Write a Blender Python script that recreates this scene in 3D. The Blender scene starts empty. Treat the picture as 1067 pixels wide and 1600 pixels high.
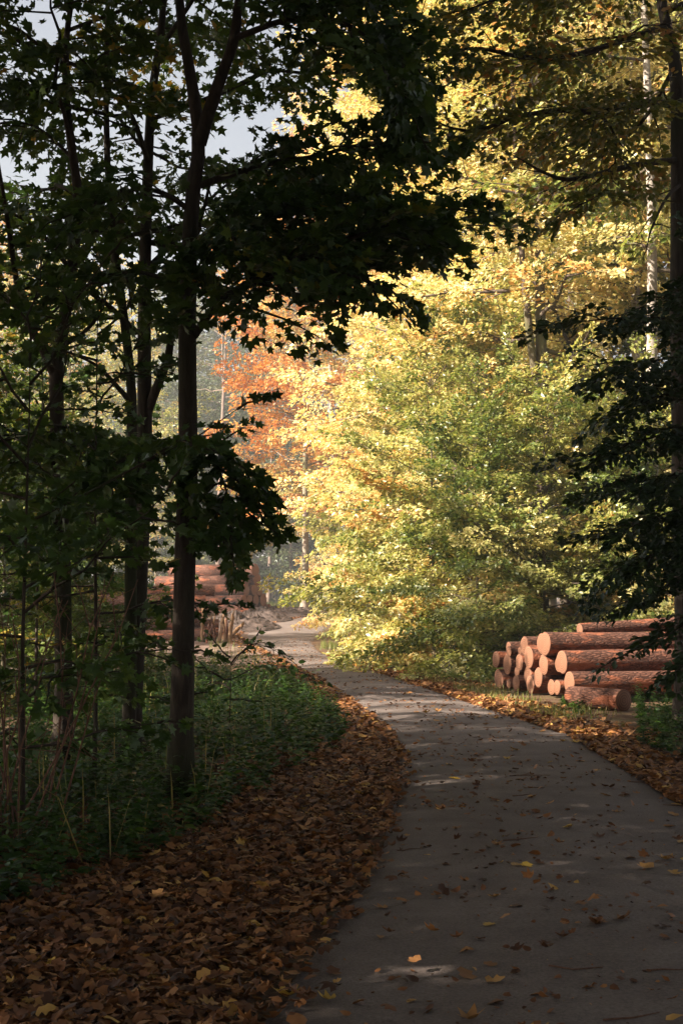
import bpy, math
import numpy as np
from mathutils import Vector, Matrix

# ------------------------------------------------------------------ camera, sky, sun, exposure
scene = bpy.context.scene
COL = scene.collection
F_PX, CAM_H, PITCH = 2222.0, 1.6, math.radians(3.35)     # focal length in photo pixels (1067 x 1600)
cam_data = bpy.data.cameras.new("camera")
cam_data.sensor_fit = 'AUTO'
cam_data.sensor_width = 36.0
cam_data.lens = 36.0 * F_PX / 1600.0
cam_data.clip_start, cam_data.clip_end = 0.05, 2000.0
cam = bpy.data.objects.new("camera", cam_data)
COL.objects.link(cam)
cam.location = (0, 0, CAM_H)
cam.rotation_euler = (math.radians(90) + PITCH, 0, 0)
scene.camera = cam

SUN_EL, SUN_AZ = math.radians(32), math.radians(22)       # azimuth: how far behind square-left the sun stands
SUN_VEC = Vector((-math.cos(SUN_AZ) * math.cos(SUN_EL), -math.sin(SUN_AZ) * math.cos(SUN_EL), math.sin(SUN_EL)))
world = bpy.data.worlds.new("World")
scene.world = world
world.use_nodes = True
wn = world.node_tree
sky = wn.nodes.new("ShaderNodeTexSky")
sky.sky_type = 'NISHITA'
sky.sun_disc = False
sky.sun_elevation = SUN_EL
sky.sun_rotation = math.atan2(SUN_VEC.x, SUN_VEC.y)
sky.dust_density = 4.0
bg = wn.nodes["Background"]
bg.inputs[1].default_value = 0.05
hsv = wn.nodes.new("ShaderNodeHueSaturation")            # thin milky autumn sky: less blue than a clear one
hsv.inputs["Saturation"].default_value = 0.45
wn.links.new(sky.outputs[0], hsv.inputs["Color"])
wn.links.new(hsv.outputs[0], bg.inputs[0])

sun_data = bpy.data.lights.new("sun", 'SUN')
sun_data.energy = 5.0
sun_data.angle = math.radians(0.53)
sun_data.color = (1.0, 0.90, 0.76)
sun = bpy.data.objects.new("sun", sun_data)
COL.objects.link(sun)
sun.rotation_euler = (-SUN_VEC).to_track_quat('-Z', 'Y').to_euler()
sun.location = (-30, -5, 30)

vs = scene.view_settings
vs.view_transform = 'Standard'
vs.look = 'None'
vs.exposure = 2.1
vs.gamma = 1.0
vs.use_curve_mapping = False
scene.render.engine = 'CYCLES'
cy = scene.cycles
cy.use_denoising = True
try:
    cy.denoiser = 'OPENIMAGEDENOISE'
    cy.denoising_input_passes = 'RGB_ALBEDO_NORMAL'
except Exception:
    pass
cy.max_bounces = 8
cy.diffuse_bounces = 4
cy.glossy_bounces = 2
cy.transmission_bounces = 4
cy.volume_bounces = 0
cy.sample_clamp_indirect = 4.0

# ------------------------------------------------------------------ helpers
HAZE = 0.0014
UP = np.array([0., 0., 1.])
CT, ST = math.cos(PITCH), math.sin(PITCH)


def P(px, py, d):
    """world point seen at photo pixel (px, py), d metres ahead of the camera"""
    cx, cyy = (px - 533.5) / F_PX, (800 - py) / F_PX
    y, z = CT - ST * cyy, ST + CT * cyy
    return np.array([cx * d / y, d, CAM_H + z * d / y])


def rise(y):
    """the land climbs gently beyond the log stack"""
    t = np.clip((np.asarray(y, float) - 31) / 33, 0, 1)
    return .88 * t * t * (3 - 2 * t)


def G(px, py):
    """ground point seen at photo pixel (px, py)"""
    cx, cyy = (px - 533.5) / F_PX, (800 - py) / F_PX
    y, z = CT - ST * cyy, ST + CT * cyy
    lo, hi = 1.0, 170.0
    for _ in range(50):
        m = (lo + hi) / 2
        if CAM_H + z / y * m > rise(m):
            lo = m
        else:
            hi = m
    return np.array([cx * lo / y, lo, float(rise(lo))])


def norm(v):
    v = np.asarray(v, float)
    return v / np.maximum(np.linalg.norm(v, axis=-1, keepdims=True), 1e-9)


def wav(x, y, s=1.0, seed=0.0):
    """smooth pseudo-noise in about -1..1"""
    x, y = x / s + seed * 1.7, y / s + seed * 2.3
    return (np.sin(x * 1.0 + 1.3 * np.sin(y * 0.7 + seed)) + np.sin(y * 1.3 + 1.1 * np.sin(x * 0.9 + 2.1)) +
            0.6 * np.sin(2.3 * x + 1.9 * y + seed) + 0.6 * np.sin(2.9 * y - 1.7 * x)) / 3.2


def mesh_from(name, V, T, smooth=False, tint=None, mats=()):
    me = bpy.data.meshes.new(name)
    V = np.ascontiguousarray(V, dtype=np.float32)
    T = np.ascontiguousarray(T, dtype=np.int32)
    n = len(T)
    me.vertices.add(len(V))
    me.vertices.foreach_set("co", V.ravel())
    me.loops.add(n * 3)
    me.loops.foreach_set("vertex_index", T.ravel())
    me.polygons.add(n)
    me.polygons.foreach_set("loop_start", np.arange(0, n * 3, 3, dtype=np.int32))
    if smooth:
        me.polygons.foreach_set("use_smooth", np.ones(n, dtype=bool))
    if tint is not None:
        a = me.attributes.new("tint", 'FLOAT', 'FACE')
        a.data.foreach_set("value", np.ascontiguousarray(tint, dtype=np.float32))
    for m in mats:
        me.materials.append(m)
    me.update(calc_edges=True)
    return me


def link(name, me, parent=None, loc=None):
    o = bpy.data.objects.new(name, me)
    COL.objects.link(o)
    if parent is not None:
        o.parent = parent
    if loc is not None:
        o.location = loc
    return o


def tag(o, label=None, cat=None, group=None, kind=None):
    if label:
        o["label"] = label
    if cat:
        o["category"] = cat
    if group:
        o["group"] = group
    if kind:
        o["kind"] = kind
    return o


def root(name, loc, label, cat, group=None):
    o = bpy.data.objects.new(name, None)
    COL.objects.link(o)
    o.location = loc
    o.empty_display_size = 0.2
    return tag(o, label, cat, group)


class Wood:
    """collects tapered tubes into one triangle mesh"""
    def __init__(self):
        self.V, self.T, self.n = [], [], 0

    def tube(self, pts, rad, sides=6, cap=True, rough=0.0, rng=None):
        pts = np.asarray(pts, float)
        rad = np.asarray(rad, float)
        m = len(pts)
        tan = np.empty_like(pts)
        tan[1:-1] = pts[2:] - pts[:-2]
        tan[0] = pts[1] - pts[0]
        tan[-1] = pts[-1] - pts[-2]
        tan = norm(tan)
        ref = np.array([1., 0, 0]) if abs(tan[0, 0]) < 0.8 else np.array([0, 1., 0])
        u = norm(np.cross(tan, ref))
        v = np.cross(tan, u)
        a = np.linspace(0, 2 * np.pi, sides, endpoint=False)
        r = rad[:, None] * np.ones((1, sides))
        if rough and rng is not None:
            r = r * (1 + rough * rng.normal(size=(m, sides)))
        ring = pts[:, None, :] + r[:, :, None] * (np.cos(a)[None, :, None] * u[:, None, :] + np.sin(a)[None, :, None] * v[:, None, :])
        V = ring.reshape(-1, 3)
        i = np.arange(m - 1)[:, None] * sides
        j = np.arange(sides)[None, :]
        k = (j + 1) % sides
        A, B, C, D = i + j, i + k, i + sides + k, i + sides + j
        T = np.concatenate([np.stack([A, B, C], -1).reshape(-1, 3), np.stack([A, C, D], -1).reshape(-1, 3)])
        if cap:
            V = np.concatenate([V, pts[-1:] + tan[-1:] * rad[-1] * 0.5])
            e = (m - 1) * sides
            T = np.concatenate([T, np.stack([e + j[0], e + k[0], np.full(sides, m * sides)], -1)])
        self.V.append(V)
        self.T.append(T + self.n)
        self.n += len(V)

    def mesh(self, name, mat):
        return mesh_from(name, np.concatenate(self.V), np.concatenate(self.T), True, None, (mat,))


# leaf templates: (u along the midrib, v across, w lift) and triangles
OVAL4 = (np.array([[0, 0, 0], [.42, .30, .07], [1, 0, -.04], [.42, -.30, .07]], float),
         np.array([[0, 2, 1], [0, 3, 2]]))
OVAL8 = (np.array([[0, 0, 0], [.25, .24, .05], [.6, .25, .06], [1, 0, -.10], [.6, -.25, .06], [.25, -.24, .05], [.5, 0, 0]], float),
         np.array([[0, 6, 1], [1, 6, 2], [2, 6, 3], [3, 6, 4], [4, 6, 5], [5, 6, 0]]))
_half = [(-.06, .16), (.10, .46), (.24, .27), (.66, .54), (.60, .20), (.80, .14)]
_out = [(0, 0)] + _half + [(1.05, 0)] + [(u, -v) for u, v in reversed(_half)]
MAPLE = (np.array([[u, v, .10 * abs(v) - .12 * max(u - .5, 0)] for u, v in _out] + [[.34, 0, -.02]], float),
         np.array([[i, (i + 1) % len(_out), len(_out)] for i in range(len(_out))]))
_oh = [(.08, .10), (.22, .20), (.30, .12), (.45, .28), (.54, .16), (.70, .28), (.78, .15), (.92, .16)]
_oo = [(0, 0)] + _oh + [(1.0, 0)] + [(u, -v) for u, v in reversed(_oh)]
OAK = (np.array([[u, v, .12 * abs(v)] for u, v in _oo] + [[.5, 0, -.02]], float),
       np.array([[i, (i + 1) % len(_oo), len(_oo)] for i in range(len(_oo))]))
_q = [(.12, .14), (.40, .27), (.50, .15), (.74, .27), (.90, .15)]
_oq = [(0, 0)] + _q + [(1.0, 0)] + [(u, -v) for u, v in reversed(_q)]
OAK2 = (np.array([[u, v, .12 * abs(v)] for u, v in _oq], float), np.array([[0, i, i + 1] for i in range(1, len(_oq) - 1)]))
_h2 = [(.0, .28), (.16, .42), (.27, .22), (.64, .48), (.62, .16)]
_o2 = [(0, 0)] + _h2 + [(1.05, 0)] + [(u, -v) for u, v in reversed(_h2)]
MAPLE2 = (np.array([[u, v, .10 * abs(v) - .12 * max(u - .5, 0)] for u, v in _o2], float), np.array([[0, i, i + 1] for i in range(1, len(_o2) - 1)]))
CURL6 = (np.array([[0, 0, .16], [.2, .34, .14], [.62, .30, .12], [1, 0, .28], [.6, -.3, .16], [.2, -.32, .12], [.45, 0, 0]], float), OVAL8[1])
_rg = [(0, .02), (.08, .26), (.30, .22), (.42, .44), (.62, .26), (.86, .30), (1.0, .02), (.84, -.22), (.70, -.40), (.50, -.24), (.26, -.38), (.14, -.20)]
RAG = (np.array([[u, v, .55 * (u - .45) ** 2 + .5 * v * v + .05 * math.sin(9 * u + 7 * v)] for u, v in _rg] + [[.45, 0, 0]], float), np.array([[i, (i + 1) % 12, 12] for i in range(12)]))
CURL = (MAPLE[0] * np.array([1, 1, 1]) + np.array([[0, 0, .9 * (u - .4) ** 2 + .7 * v * v] for u, v, w in MAPLE[0]]), MAPLE[1])


def leaf_arrays(shape, pos, axis, nrm, size):
    tv, tt = shape
    axis = norm(axis)
    nrm = norm(nrm - axis * np.sum(nrm * axis, -1, keepdims=True))
    lat = np.cross(nrm, axis)
    V = pos[:, None, :] + size[:, None, None] * (tv[None, :, 0:1] * axis[:, None, :] + tv[None, :, 1:2] * lat[:, None, :] + tv[None, :, 2:3] * nrm[:, None, :])
    T = tt[None] + (np.arange(len(pos)) * len(tv))[:, None, None]
    return V.reshape(-1, 3), T.reshape(-1, 3)


def leaf_mesh(name, shape, pos, axis, nrm, size, tint, mat):
    V, T = leaf_arrays(shape, pos, axis, nrm, size)
    return mesh_from(name, V, T, False, np.repeat(np.clip(tint, 0, 1), len(shape[1])), (mat,))


# ------------------------------------------------------------------ materials
def new_mat(name):
    m = bpy.data.materials.new(name)
    m.use_nodes = True
    nt = m.node_tree
    for n in list(nt.nodes):
        nt.nodes.remove(n)
    out = nt.nodes.new("ShaderNodeOutputMaterial")
    return m, nt, out


def ramp(nt, stops, src=None, interp='LINEAR'):
    r = nt.nodes.new("ShaderNodeValToRGB")
    r.color_ramp.interpolation = interp
    el = r.color_ramp.elements
    while len(el) < len(stops):
        el.new(0.5)
    for e, (p, c) in zip(el, stops):
        e.position = p
        e.color = (*c, 1)
    if src is not None:
        nt.links.new(src, r.inputs[0])
    return r


def noise(nt, scale, detail=4, rough=0.6, coord=None, dist=0.0):
    n = nt.nodes.new("ShaderNodeTexNoise")
    n.inputs["Scale"].default_value = scale
    n.inputs["Detail"].default_value = detail
    n.inputs["Roughness"].default_value = rough
    n.inputs["Distortion"].default_value = dist
    if coord is not None:
        nt.links.new(coord, n.inputs["Vector"])
    return n


def position(nt, scale=None):
    g = nt.nodes.new("ShaderNodeNewGeometry")
    if scale is None:
        return g.outputs["Position"]
    mp = nt.nodes.new("ShaderNodeMapping")
    mp.inputs["Scale"].default_value = scale
    nt.links.new(g.outputs["Position"], mp.inputs["Vector"])
    return mp.outputs["Vector"]


def obj_coord(nt, scale=(1, 1, 1)):
    t = nt.nodes.new("ShaderNodeTexCoord")
    mp = nt.nodes.new("ShaderNodeMapping")
    mp.inputs["Scale"].default_value = scale
    nt.links.new(t.outputs["Object"], mp.inputs["Vector"])
    return mp.outputs["Vector"]


def mixc(nt, fac, a, b, mode='MIX'):
    m = nt.nodes.new("ShaderNodeMix")
    m.data_type = 'RGBA'
    m.blend_type = mode
    for sock, val in ((m.inputs[0], fac), (m.inputs[6], a), (m.inputs[7], b)):
        if isinstance(val, (int, float)):
            sock.default_value = val
        elif isinstance(val, tuple):
            sock.default_value = (*val, 1)
        else:
            nt.links.new(val, sock)
    return m.outputs[2]


def leaf_mat(name, stops, transl=0.35, rough=0.45, spec=0.35, by_object=False):
    m, nt, out = new_mat(name)
    if by_object:
        src = nt.nodes.new("ShaderNodeObjectInfo").outputs["Random"]
    else:
        a = nt.nodes.new("ShaderNodeAttribute")
        a.attribute_name = "tint"
        oi = nt.nodes.new("ShaderNodeObjectInfo")
        sr = nt.nodes.new("ShaderNodeSeparateColor")
        nt.links.new(oi.outputs["Color"], sr.inputs[0])
        ad = nt.nodes.new("ShaderNodeMath")
        ad.operation = 'ADD'
        nt.links.new(a.outputs["Fac"], ad.inputs[0])
        nt.links.new(sr.outputs[0], ad.inputs[1])
        sb_ = nt.nodes.new("ShaderNodeMath")
        sb_.operation = 'SUBTRACT'
        nt.links.new(ad.outputs[0], sb_.inputs[0])
        sb_.inputs[1].default_value = 1.0
        src = sb_.outputs[0]
    r = ramp(nt, stops, src)
    n = noise(nt, 45, 2, 0.6, position(nt))
    c = mixc(nt, n.outputs[0], mixc(nt, 1.0, r.outputs[0], (.78, .74, .66), 'MULTIPLY'), mixc(nt, 1.0, r.outputs[0], (1.18, 1.15, 1.15), 'MULTIPLY'))
    p = nt.nodes.new("ShaderNodeBsdfPrincipled")
    p.inputs["Roughness"].default_value = rough
    p.inputs["Specular IOR Level"].default_value = spec
    nt.links.new(c, p.inputs["Base Color"])
    t = nt.nodes.new("ShaderNodeBsdfTranslucent")
    tc = mixc(nt, 1.0, c, (1.25, 1.18, 0.8), 'MULTIPLY')
    nt.links.new(tc, t.inputs[0])
    s = nt.nodes.new("ShaderNodeMixShader")
    s.inputs[0].default_value = transl
    nt.links.new(p.outputs[0], s.inputs[1])
    nt.links.new(t.outputs[0], s.inputs[2])
    nt.links.new(s.outputs[0], out.inputs[0])
    return m


def bark_mat(name, c1, c2, moss=None, scale=(14, 14, 3), bump=0.6, lich=None):
    m, nt, out = new_mat(name)
    co = position(nt, scale)
    n1 = noise(nt, 1.6, 6, 0.65, co, 0.6)
    c = ramp(nt, [(.3, c1), (.7, c2)], n1.outputs[0]).outputs[0]
    n2 = noise(nt, 1.1, 3, 0.6, position(nt, (1, 1, .6)))
    if moss:
        f = ramp(nt, [(.48, (0, 0, 0)), (.66, (1, 1, 1))], n2.outputs[0]).outputs[0]
        c = mixc(nt, f, c, moss)
    if lich:
        n3 = noise(nt, 5, 3, 0.6, position(nt, (1, 1, .7)))
        f = ramp(nt, [(.52, (0, 0, 0)), (.6, (1, 1, 1))], n3.outputs[0]).outputs[0]
        c = mixc(nt, f, c, lich)
    p = nt.nodes.new("ShaderNodeBsdfPrincipled")
    p.inputs["Roughness"].default_value = 0.9
    p.inputs["Specular IOR Level"].default_value = 0.2
    nt.links.new(c, p.inputs["Base Color"])
    b = nt.nodes.new("ShaderNodeBump")
    b.inputs["Strength"].default_value = bump
    b.inputs["Distance"].default_value = 0.03
    nt.links.new(n1.outputs[0], b.inputs["Height"])
    nt.links.new(b.outputs[0], p.inputs["Normal"])
    nt.links.new(p.outputs[0], out.inputs[0])
    return m


M = {}
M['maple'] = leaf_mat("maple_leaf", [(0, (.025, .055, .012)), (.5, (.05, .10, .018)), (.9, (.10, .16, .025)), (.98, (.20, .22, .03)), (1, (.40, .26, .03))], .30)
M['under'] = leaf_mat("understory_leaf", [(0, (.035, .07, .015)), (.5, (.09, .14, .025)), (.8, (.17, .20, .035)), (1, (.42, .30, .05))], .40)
M['gold'] = leaf_mat("golden_leaf", [(0, (.09, .12, .025)), (.22, (.22, .23, .05)), (.45, (.46, .45, .17)), (.7, (.72, .63, .31)), (.95, (.74, .57, .26)), (1, (.60, .30, .09))], .42, .36, .65)
M['green_gold'] = leaf_mat("yellowing_leaf", [(0, (.055, .10, .022)), (.3, (.13, .18, .035)), (.55, (.32, .34, .095)), (.82, (.60, .54, .23)), (1, (.56, .30, .09))], .42, .36, .65)
M['beech'] = leaf_mat("copper_leaf", [(0, (.20, .20, .05)), (.2, (.40, .32, .08)), (.45, (.55, .27, .07)), (.75, (.52, .20, .045)), (1, (.36, .12, .03))], .34, .45, .4)
M['oak'] = leaf_mat("oak_leaf", [(0, (.05, .075, .016)), (.45, (.12, .14, .03)), (.8, (.24, .19, .05)), (1, (.34, .16, .05))], .40)
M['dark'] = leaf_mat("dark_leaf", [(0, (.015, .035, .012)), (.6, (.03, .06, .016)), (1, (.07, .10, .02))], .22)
M['far'] = leaf_mat("far_leaf", [(0, (.05, .08, .04)), (.6, (.10, .12, .05)), (1, (.24, .20, .07))], .25)
M['weed'] = leaf_mat("weed_leaf", [(0, (.018, .045, .008)), (.5, (.04, .095, .013)), (.85, (.09, .17, .024)), (1, (.24, .22, .045))], .38)
M['litter'] = leaf_mat("fallen_leaf", [(0, (.07, .03, .014)), (.35, (.18, .075, .03)), (.65, (.30, .13, .045)), (.93, (.42, .22, .09)), (1, (.50, .30, .08))], .15, .6, .3)
M['litter_one'] = leaf_mat("fallen_leaf_single", [(0, (.10, .04, .02)), (.35, (.22, .10, .04)), (.65, (.34, .17, .06)), (.88, (.45, .27, .08)), (1, (.58, .38, .06))], .15, .6, .3, True)
M['maple_one'] = leaf_mat("maple_leaf_single", [(0, (.025, .055, .012)), (.5, (.05, .10, .018)), (.9, (.10, .16, .025)), (1, (.30, .26, .03))], .30, .45, .35, True)
M['grass'] = leaf_mat("grass_blade", [(0, (.06, .11, .02)), (.6, (.15, .19, .04)), (1, (.34, .28, .10))], .3)
M['bark_dark'] = bark_mat("maple_bark", (.022, .016, .012), (.070, .052, .040), (.030, .033, .013))
M['bark_grey'] = bark_mat("beech_bark", (.16, .125, .10), (.34, .28, .225), (.12, .12, .05), (5, 5, 9), .25)
M['bark_brown'] = bark_mat("oak_bark", (.05, .036, .028), (.15, .11, .085), (.09, .09, .035))
M['bark_pale'] = bark_mat("pale_bark", (.20, .165, .135), (.40, .345, .30), None, (4, 4, 10), .2)
M['bark_pine'] = bark_mat("pine_bark", (.10, .07, .055), (.28, .20, .16))
M['stem'] = bark_mat("dry_stem", (.09, .045, .03), (.20, .11, .075), None, (20, 20, 6), .2)


def log_bark():
    m, nt, out = new_mat("log_bark")
    co = obj_coord(nt, (4.5, 15, 15))
    oi = nt.nodes.new("ShaderNodeObjectInfo")
    add = nt.nodes.new("ShaderNodeVectorMath")
    add.operation = 'ADD'
    sc = nt.nodes.new("ShaderNodeVectorMath")
    sc.operation = 'SCALE'
    sc.inputs[0].default_value = (37, 11, 23)
    nt.links.new(oi.outputs["Random"], sc.inputs["Scale"])
    nt.links.new(co, add.inputs[0])
    nt.links.new(sc.outputs[0], add.inputs[1])
    v = nt.nodes.new("ShaderNodeTexVoronoi")
    v.feature = 'DISTANCE_TO_EDGE'
    v.inputs["Scale"].default_value = 2.0
    v.inputs["Randomness"].default_value = 1.0
    n0 = noise(nt, 1.4, 4, .6, add.outputs[0])
    mx = mixc(nt, .6, add.outputs[0], n0.outputs[1], 'ADD')
    nt.links.new(mx, v.inputs["Vector"])
    n1 = noise(nt, 1.2, 6, .68, add.outputs[0], .4)
    plate = ramp(nt, [(0, (0, 0, 0)), (.22, (1, 1, 1))], v.outputs["Distance"])
    c = ramp(nt, [(.25, (.075, .032, .022)), (.5, (.17, .072, .045)), (.75, (.27, .13, .09))], n1.outputs[0]).outputs[0]
    c = mixc(nt, plate.outputs[0], (.06, .026, .018), c)
    n3 = noise(nt, .35, 3, .6, add.outputs[0])
    peel = ramp(nt, [(.56, (0, 0, 0)), (.62, (1, 1, 1))], n3.outputs[0]).outputs[0]
    c = mixc(nt, peel, c, (.30, .10, .05))
    p = nt.nodes.new("ShaderNodeBsdfPrincipled")
    p.inputs["Roughness"].default_value = .85
    p.inputs["Specular IOR Level"].default_value = .25
    nt.links.new(c, p.inputs["Base Color"])
    h = mixc(nt, .5, plate.outputs[0], n1.outputs[0])
    b = nt.nodes.new("ShaderNodeBump")
    b.inputs["Strength"].default_value = .9
    b.inputs["Distance"].default_value = .025
    nt.links.new(h, b.inputs["Height"])
    nt.links.new(b.outputs[0], p.inputs["Normal"])
    nt.links.new(p.outputs[0], out.inputs[0])
    return m


def log_cut():
    m, nt, out = new_mat("cut_wood")
    t = nt.nodes.new("ShaderNodeTexCoord")
    sp = nt.nodes.new("ShaderNodeSeparateXYZ")
    nt.links.new(t.outputs["Object"], sp.inputs[0])
    cb = nt.nodes.new("ShaderNodeCombineXYZ")
    nt.links.new(sp.outputs[1], cb.inputs[0])
    nt.links.new(sp.outputs[2], cb.inputs[1])
    w = nt.nodes.new("ShaderNodeTexWave")
    w.wave_type = 'RINGS'
    w.rings_direction = 'SPHERICAL'
    w.inputs["Scale"].default_value = 9
    w.inputs["Distortion"].default_value = 1.6
    w.inputs["Detail"].default_value = 3
    w.inputs["Detail Scale"].default_value = 1.2
    nt.links.new(cb.outputs[0], w.inputs["Vector"])
    n = noise(nt, 6, 5, .6, t.outputs["Object"])
    c = ramp(nt, [(.2, (.13, .048, .022)), (.8, (.25, .105, .052))], n.outputs[0]).outputs[0]
    c = mixc(nt, .62, c, mixc(nt, w.outputs[0], (.075, .027, .013), (.27, .12, .062)))
    p = nt.nodes.new("ShaderNodeBsdfPrincipled")
    p.inputs["Roughness"].default_value = .8
    nt.links.new(c, p.inputs["Base Color"])
    b = nt.nodes.new("ShaderNodeBump")
    b.inputs["Strength"].default_value = .3
    b.inputs["Distance"].default_value = .01
    nt.links.new(n.outputs[0], b.inputs["Height"])
    nt.links.new(b.outputs[0], p.inputs["Normal"])
    nt.links.new(p.outputs[0], out.inputs[0])
    return m


def soil_mat(name, stops, scale, bump, fine=40, rough=.95):
    m, nt, out = new_mat(name)
    co = position(nt)
    n1 = noise(nt, scale, 6, .65, co)
    n2 = noise(nt, fine, 4, .7, co)
    c = ramp(nt, stops, n1.outputs[0]).outputs[0]
    g = ramp(nt, [(.3, (.62, .62, .62)), (.7, (1.25, 1.25, 1.25))], n2.outputs[0]).outputs[0]
    c = mixc(nt, 1.0, c, g, 'MULTIPLY')
    p = nt.nodes.new("ShaderNodeBsdfPrincipled")
    p.inputs["Roughness"].default_value = rough
    p.inputs["Specular IOR Level"].default_value = .25
    nt.links.new(c, p.inputs["Base Color"])
    b = nt.nodes.new("ShaderNodeBump")
    b.inputs["Strength"].default_value = bump
    b.inputs["Distance"].default_value = .02
    nt.links.new(n2.outputs[0], b.inputs["Height"])
    nt.links.new(b.outputs[0], p.inputs["Normal"])
    nt.links.new(p.outputs[0], out.inputs[0])
    return m


M['log_bark'] = log_bark()
M['cut'] = log_cut()
M['ground'] = soil_mat("forest_floor", [(.3, (.055, .032, .018)), (.5, (.12, .065, .034)), (.7, (.10, .085, .035))], 1.7, .8, 30)
M['dirt'] = soil_mat("churned_soil", [(.3, (.09, .055, .042)), (.55, (.19, .125, .097)), (.75, (.27, .19, .15))], 1.3, 1.0, 18)
M['mound'] = soil_mat("dark_soil", [(.3, (.035, .025, .021)), (.6, (.10, .07, .058)), (.8, (.17, .12, .095))], 4.0, 1.0, 22)
M['road'] = soil_mat("worn_asphalt", [(.3, (.118, .090, .078)), (.5, (.162, .127, .112)), (.72, (.205, .165, .147))], 1.6, .7, 70, .88)
M['wood_split'] = bark_mat("split_wood", (.12, .065, .035), (.34, .20, .11), None, (30, 30, 4), .5)

# ------------------------------------------------------------------ ground, road, clearing
LE = np.array([G(*p)[:2] for p in [(430, 1560), (500, 1470), (560, 1400), (607, 1300), (626, 1220), (624, 1180), (602, 1140), (560, 1108),
                                   (500, 1065), (440, 1032), (392, 1010), (372, 996), (385, 985), (425, 975), (468, 966), (512, 957)]])
RE = np.array([G(*p)[:2] for p in [(1067, 1250), (905, 1152), (745, 1100), (640, 1066), (560, 1041), (503, 1020), (488, 1005), (500, 990), (519, 975), (527, 960)]])
LE[:, 0] -= .05
LE = np.vstack([[-.75, -8], [-.5, 2.5], LE, [1, 90]])
RE = np.vstack([[2.9, -8], [2.85, 4], RE, [3.5, 90]])


def lx(y):
    return np.interp(y, LE[:, 1], LE[:, 0])


def rx(y):
    return np.interp(y, RE[:, 1], RE[:, 0])


def smooth_interp(f, y, w):
    return (f(y - w) + f(y - w / 2) + f(y) + f(y + w / 2) + f(y + w)) / 5


def ground_z(x, y):
    x, y = np.asarray(x, float), np.asarray(y, float)
    d = np.maximum(np.maximum(lx(y) - x, x - rx(y)), 0)
    near = np.clip((d - .2) / 2.0, 0, 1)
    z = near * (.07 * wav(x, y, 1.9, 3) + .04 * wav(x, y, .6, 5)) - .012
    return z + rise(y)


gx = np.unique(np.concatenate([np.linspace(-700, -60, 9), np.linspace(-60, -12, 25), np.linspace(-12, 12, 81), np.linspace(12, 60, 25), np.linspace(60, 700, 9)]))
gy = np.unique(np.concatenate([np.linspace(-300, -14, 6), np.linspace(-14, 32, 131), np.linspace(32, 90, 70), np.linspace(90, 200, 30), np.linspace(200, 1200, 8)]))
XX, YY = np.meshgrid(gx, gy)
ZZ = ground_z(XX, YY)


def grid_tris(nr, nc):
    i = np.arange(nr - 1)[:, None] * nc
    j = np.arange(nc - 1)[None, :]
    A = i + j
    return np.concatenate([np.stack([A, A + 1, A + nc + 1], -1).reshape(-1, 3), np.stack([A, A + nc + 1, A + nc], -1).reshape(-1, 3)])


ground = link("ground", mesh_from("ground", np.stack([XX, YY, ZZ], -1).reshape(-1, 3), grid_tris(*XX.shape), True, None, (M['ground'],)))
tag(ground, "brown leaf-strewn forest floor on both sides of the road", kind='structure')

ry = np.concatenate([np.linspace(-8, 30, 150), np.linspace(30.3, 75, 140)])
rt = np.linspace(0, 1, 25)
wl = smooth_interp(lx, ry, .6) + .07 * wav(ry, ry * 0, .5, 1) + .04 * wav(ry, ry * 0, .17, 4)
wr = smooth_interp(rx, ry, .6) + .08 * wav(ry, ry * 0, .55, 2) + .04 * wav(ry, ry * 0, .16, 7)
RX = wl[:, None] * (1 - rt) + wr[:, None] * rt
RY = np.repeat(ry[:, None], len(rt), 1)
RZ = .008 + .03 * np.sin(np.pi * rt)[None, :] + .006 * wav(RX, RY, .8, 9)
RZ[:, 0] = RZ[:, -1] = -.03
RZ += rise(RY)
road = link("road", mesh_from("road", np.stack([RX, RY, RZ], -1).reshape(-1, 3), grid_tris(*RX.shape), True, None, (M['road'],)))
tag(road, "worn grey forest road curving left into the sunlight", kind='structure')


def road_z(x, y):
    t = np.clip((x - lx(y)) / np.maximum(rx(y) - lx(y), .1), 0, 1)
    return .008 + .03 * np.sin(np.pi * t) + .006 * wav(x, y, .8, 9) + rise(y)


# churned clearing left of the bend, and the dark ruts along it
cx_, cy_ = np.meshgrid(np.linspace(0, 1, 40), np.linspace(33, 80, 80))
CR = smooth_interp(lx, cy_, .6) + .5
CXX = CR - cx_ * np.interp(cy_, [33, 40, 50, 80], [2.5, 6.0, 14, 20])
CZ = .012 + .05 * np.abs(wav(CXX, cy_, .55, 11)) * np.sin(np.pi * np.clip(cx_, 0, 1)) + .012
CZ[:, -1] = CZ[:, 0] = -.06
CZ[0] = CZ[-1] = -.06
CZ += rise(cy_)
clearing = link("clearing", mesh_from("clearing", np.stack([CXX, cy_, CZ], -1).reshape(-1, 3), grid_tris(*CZ.shape), True, None, (M['dirt'],)))
tag(clearing, "churned reddish soil of the sunlit log yard", kind='structure')


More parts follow.
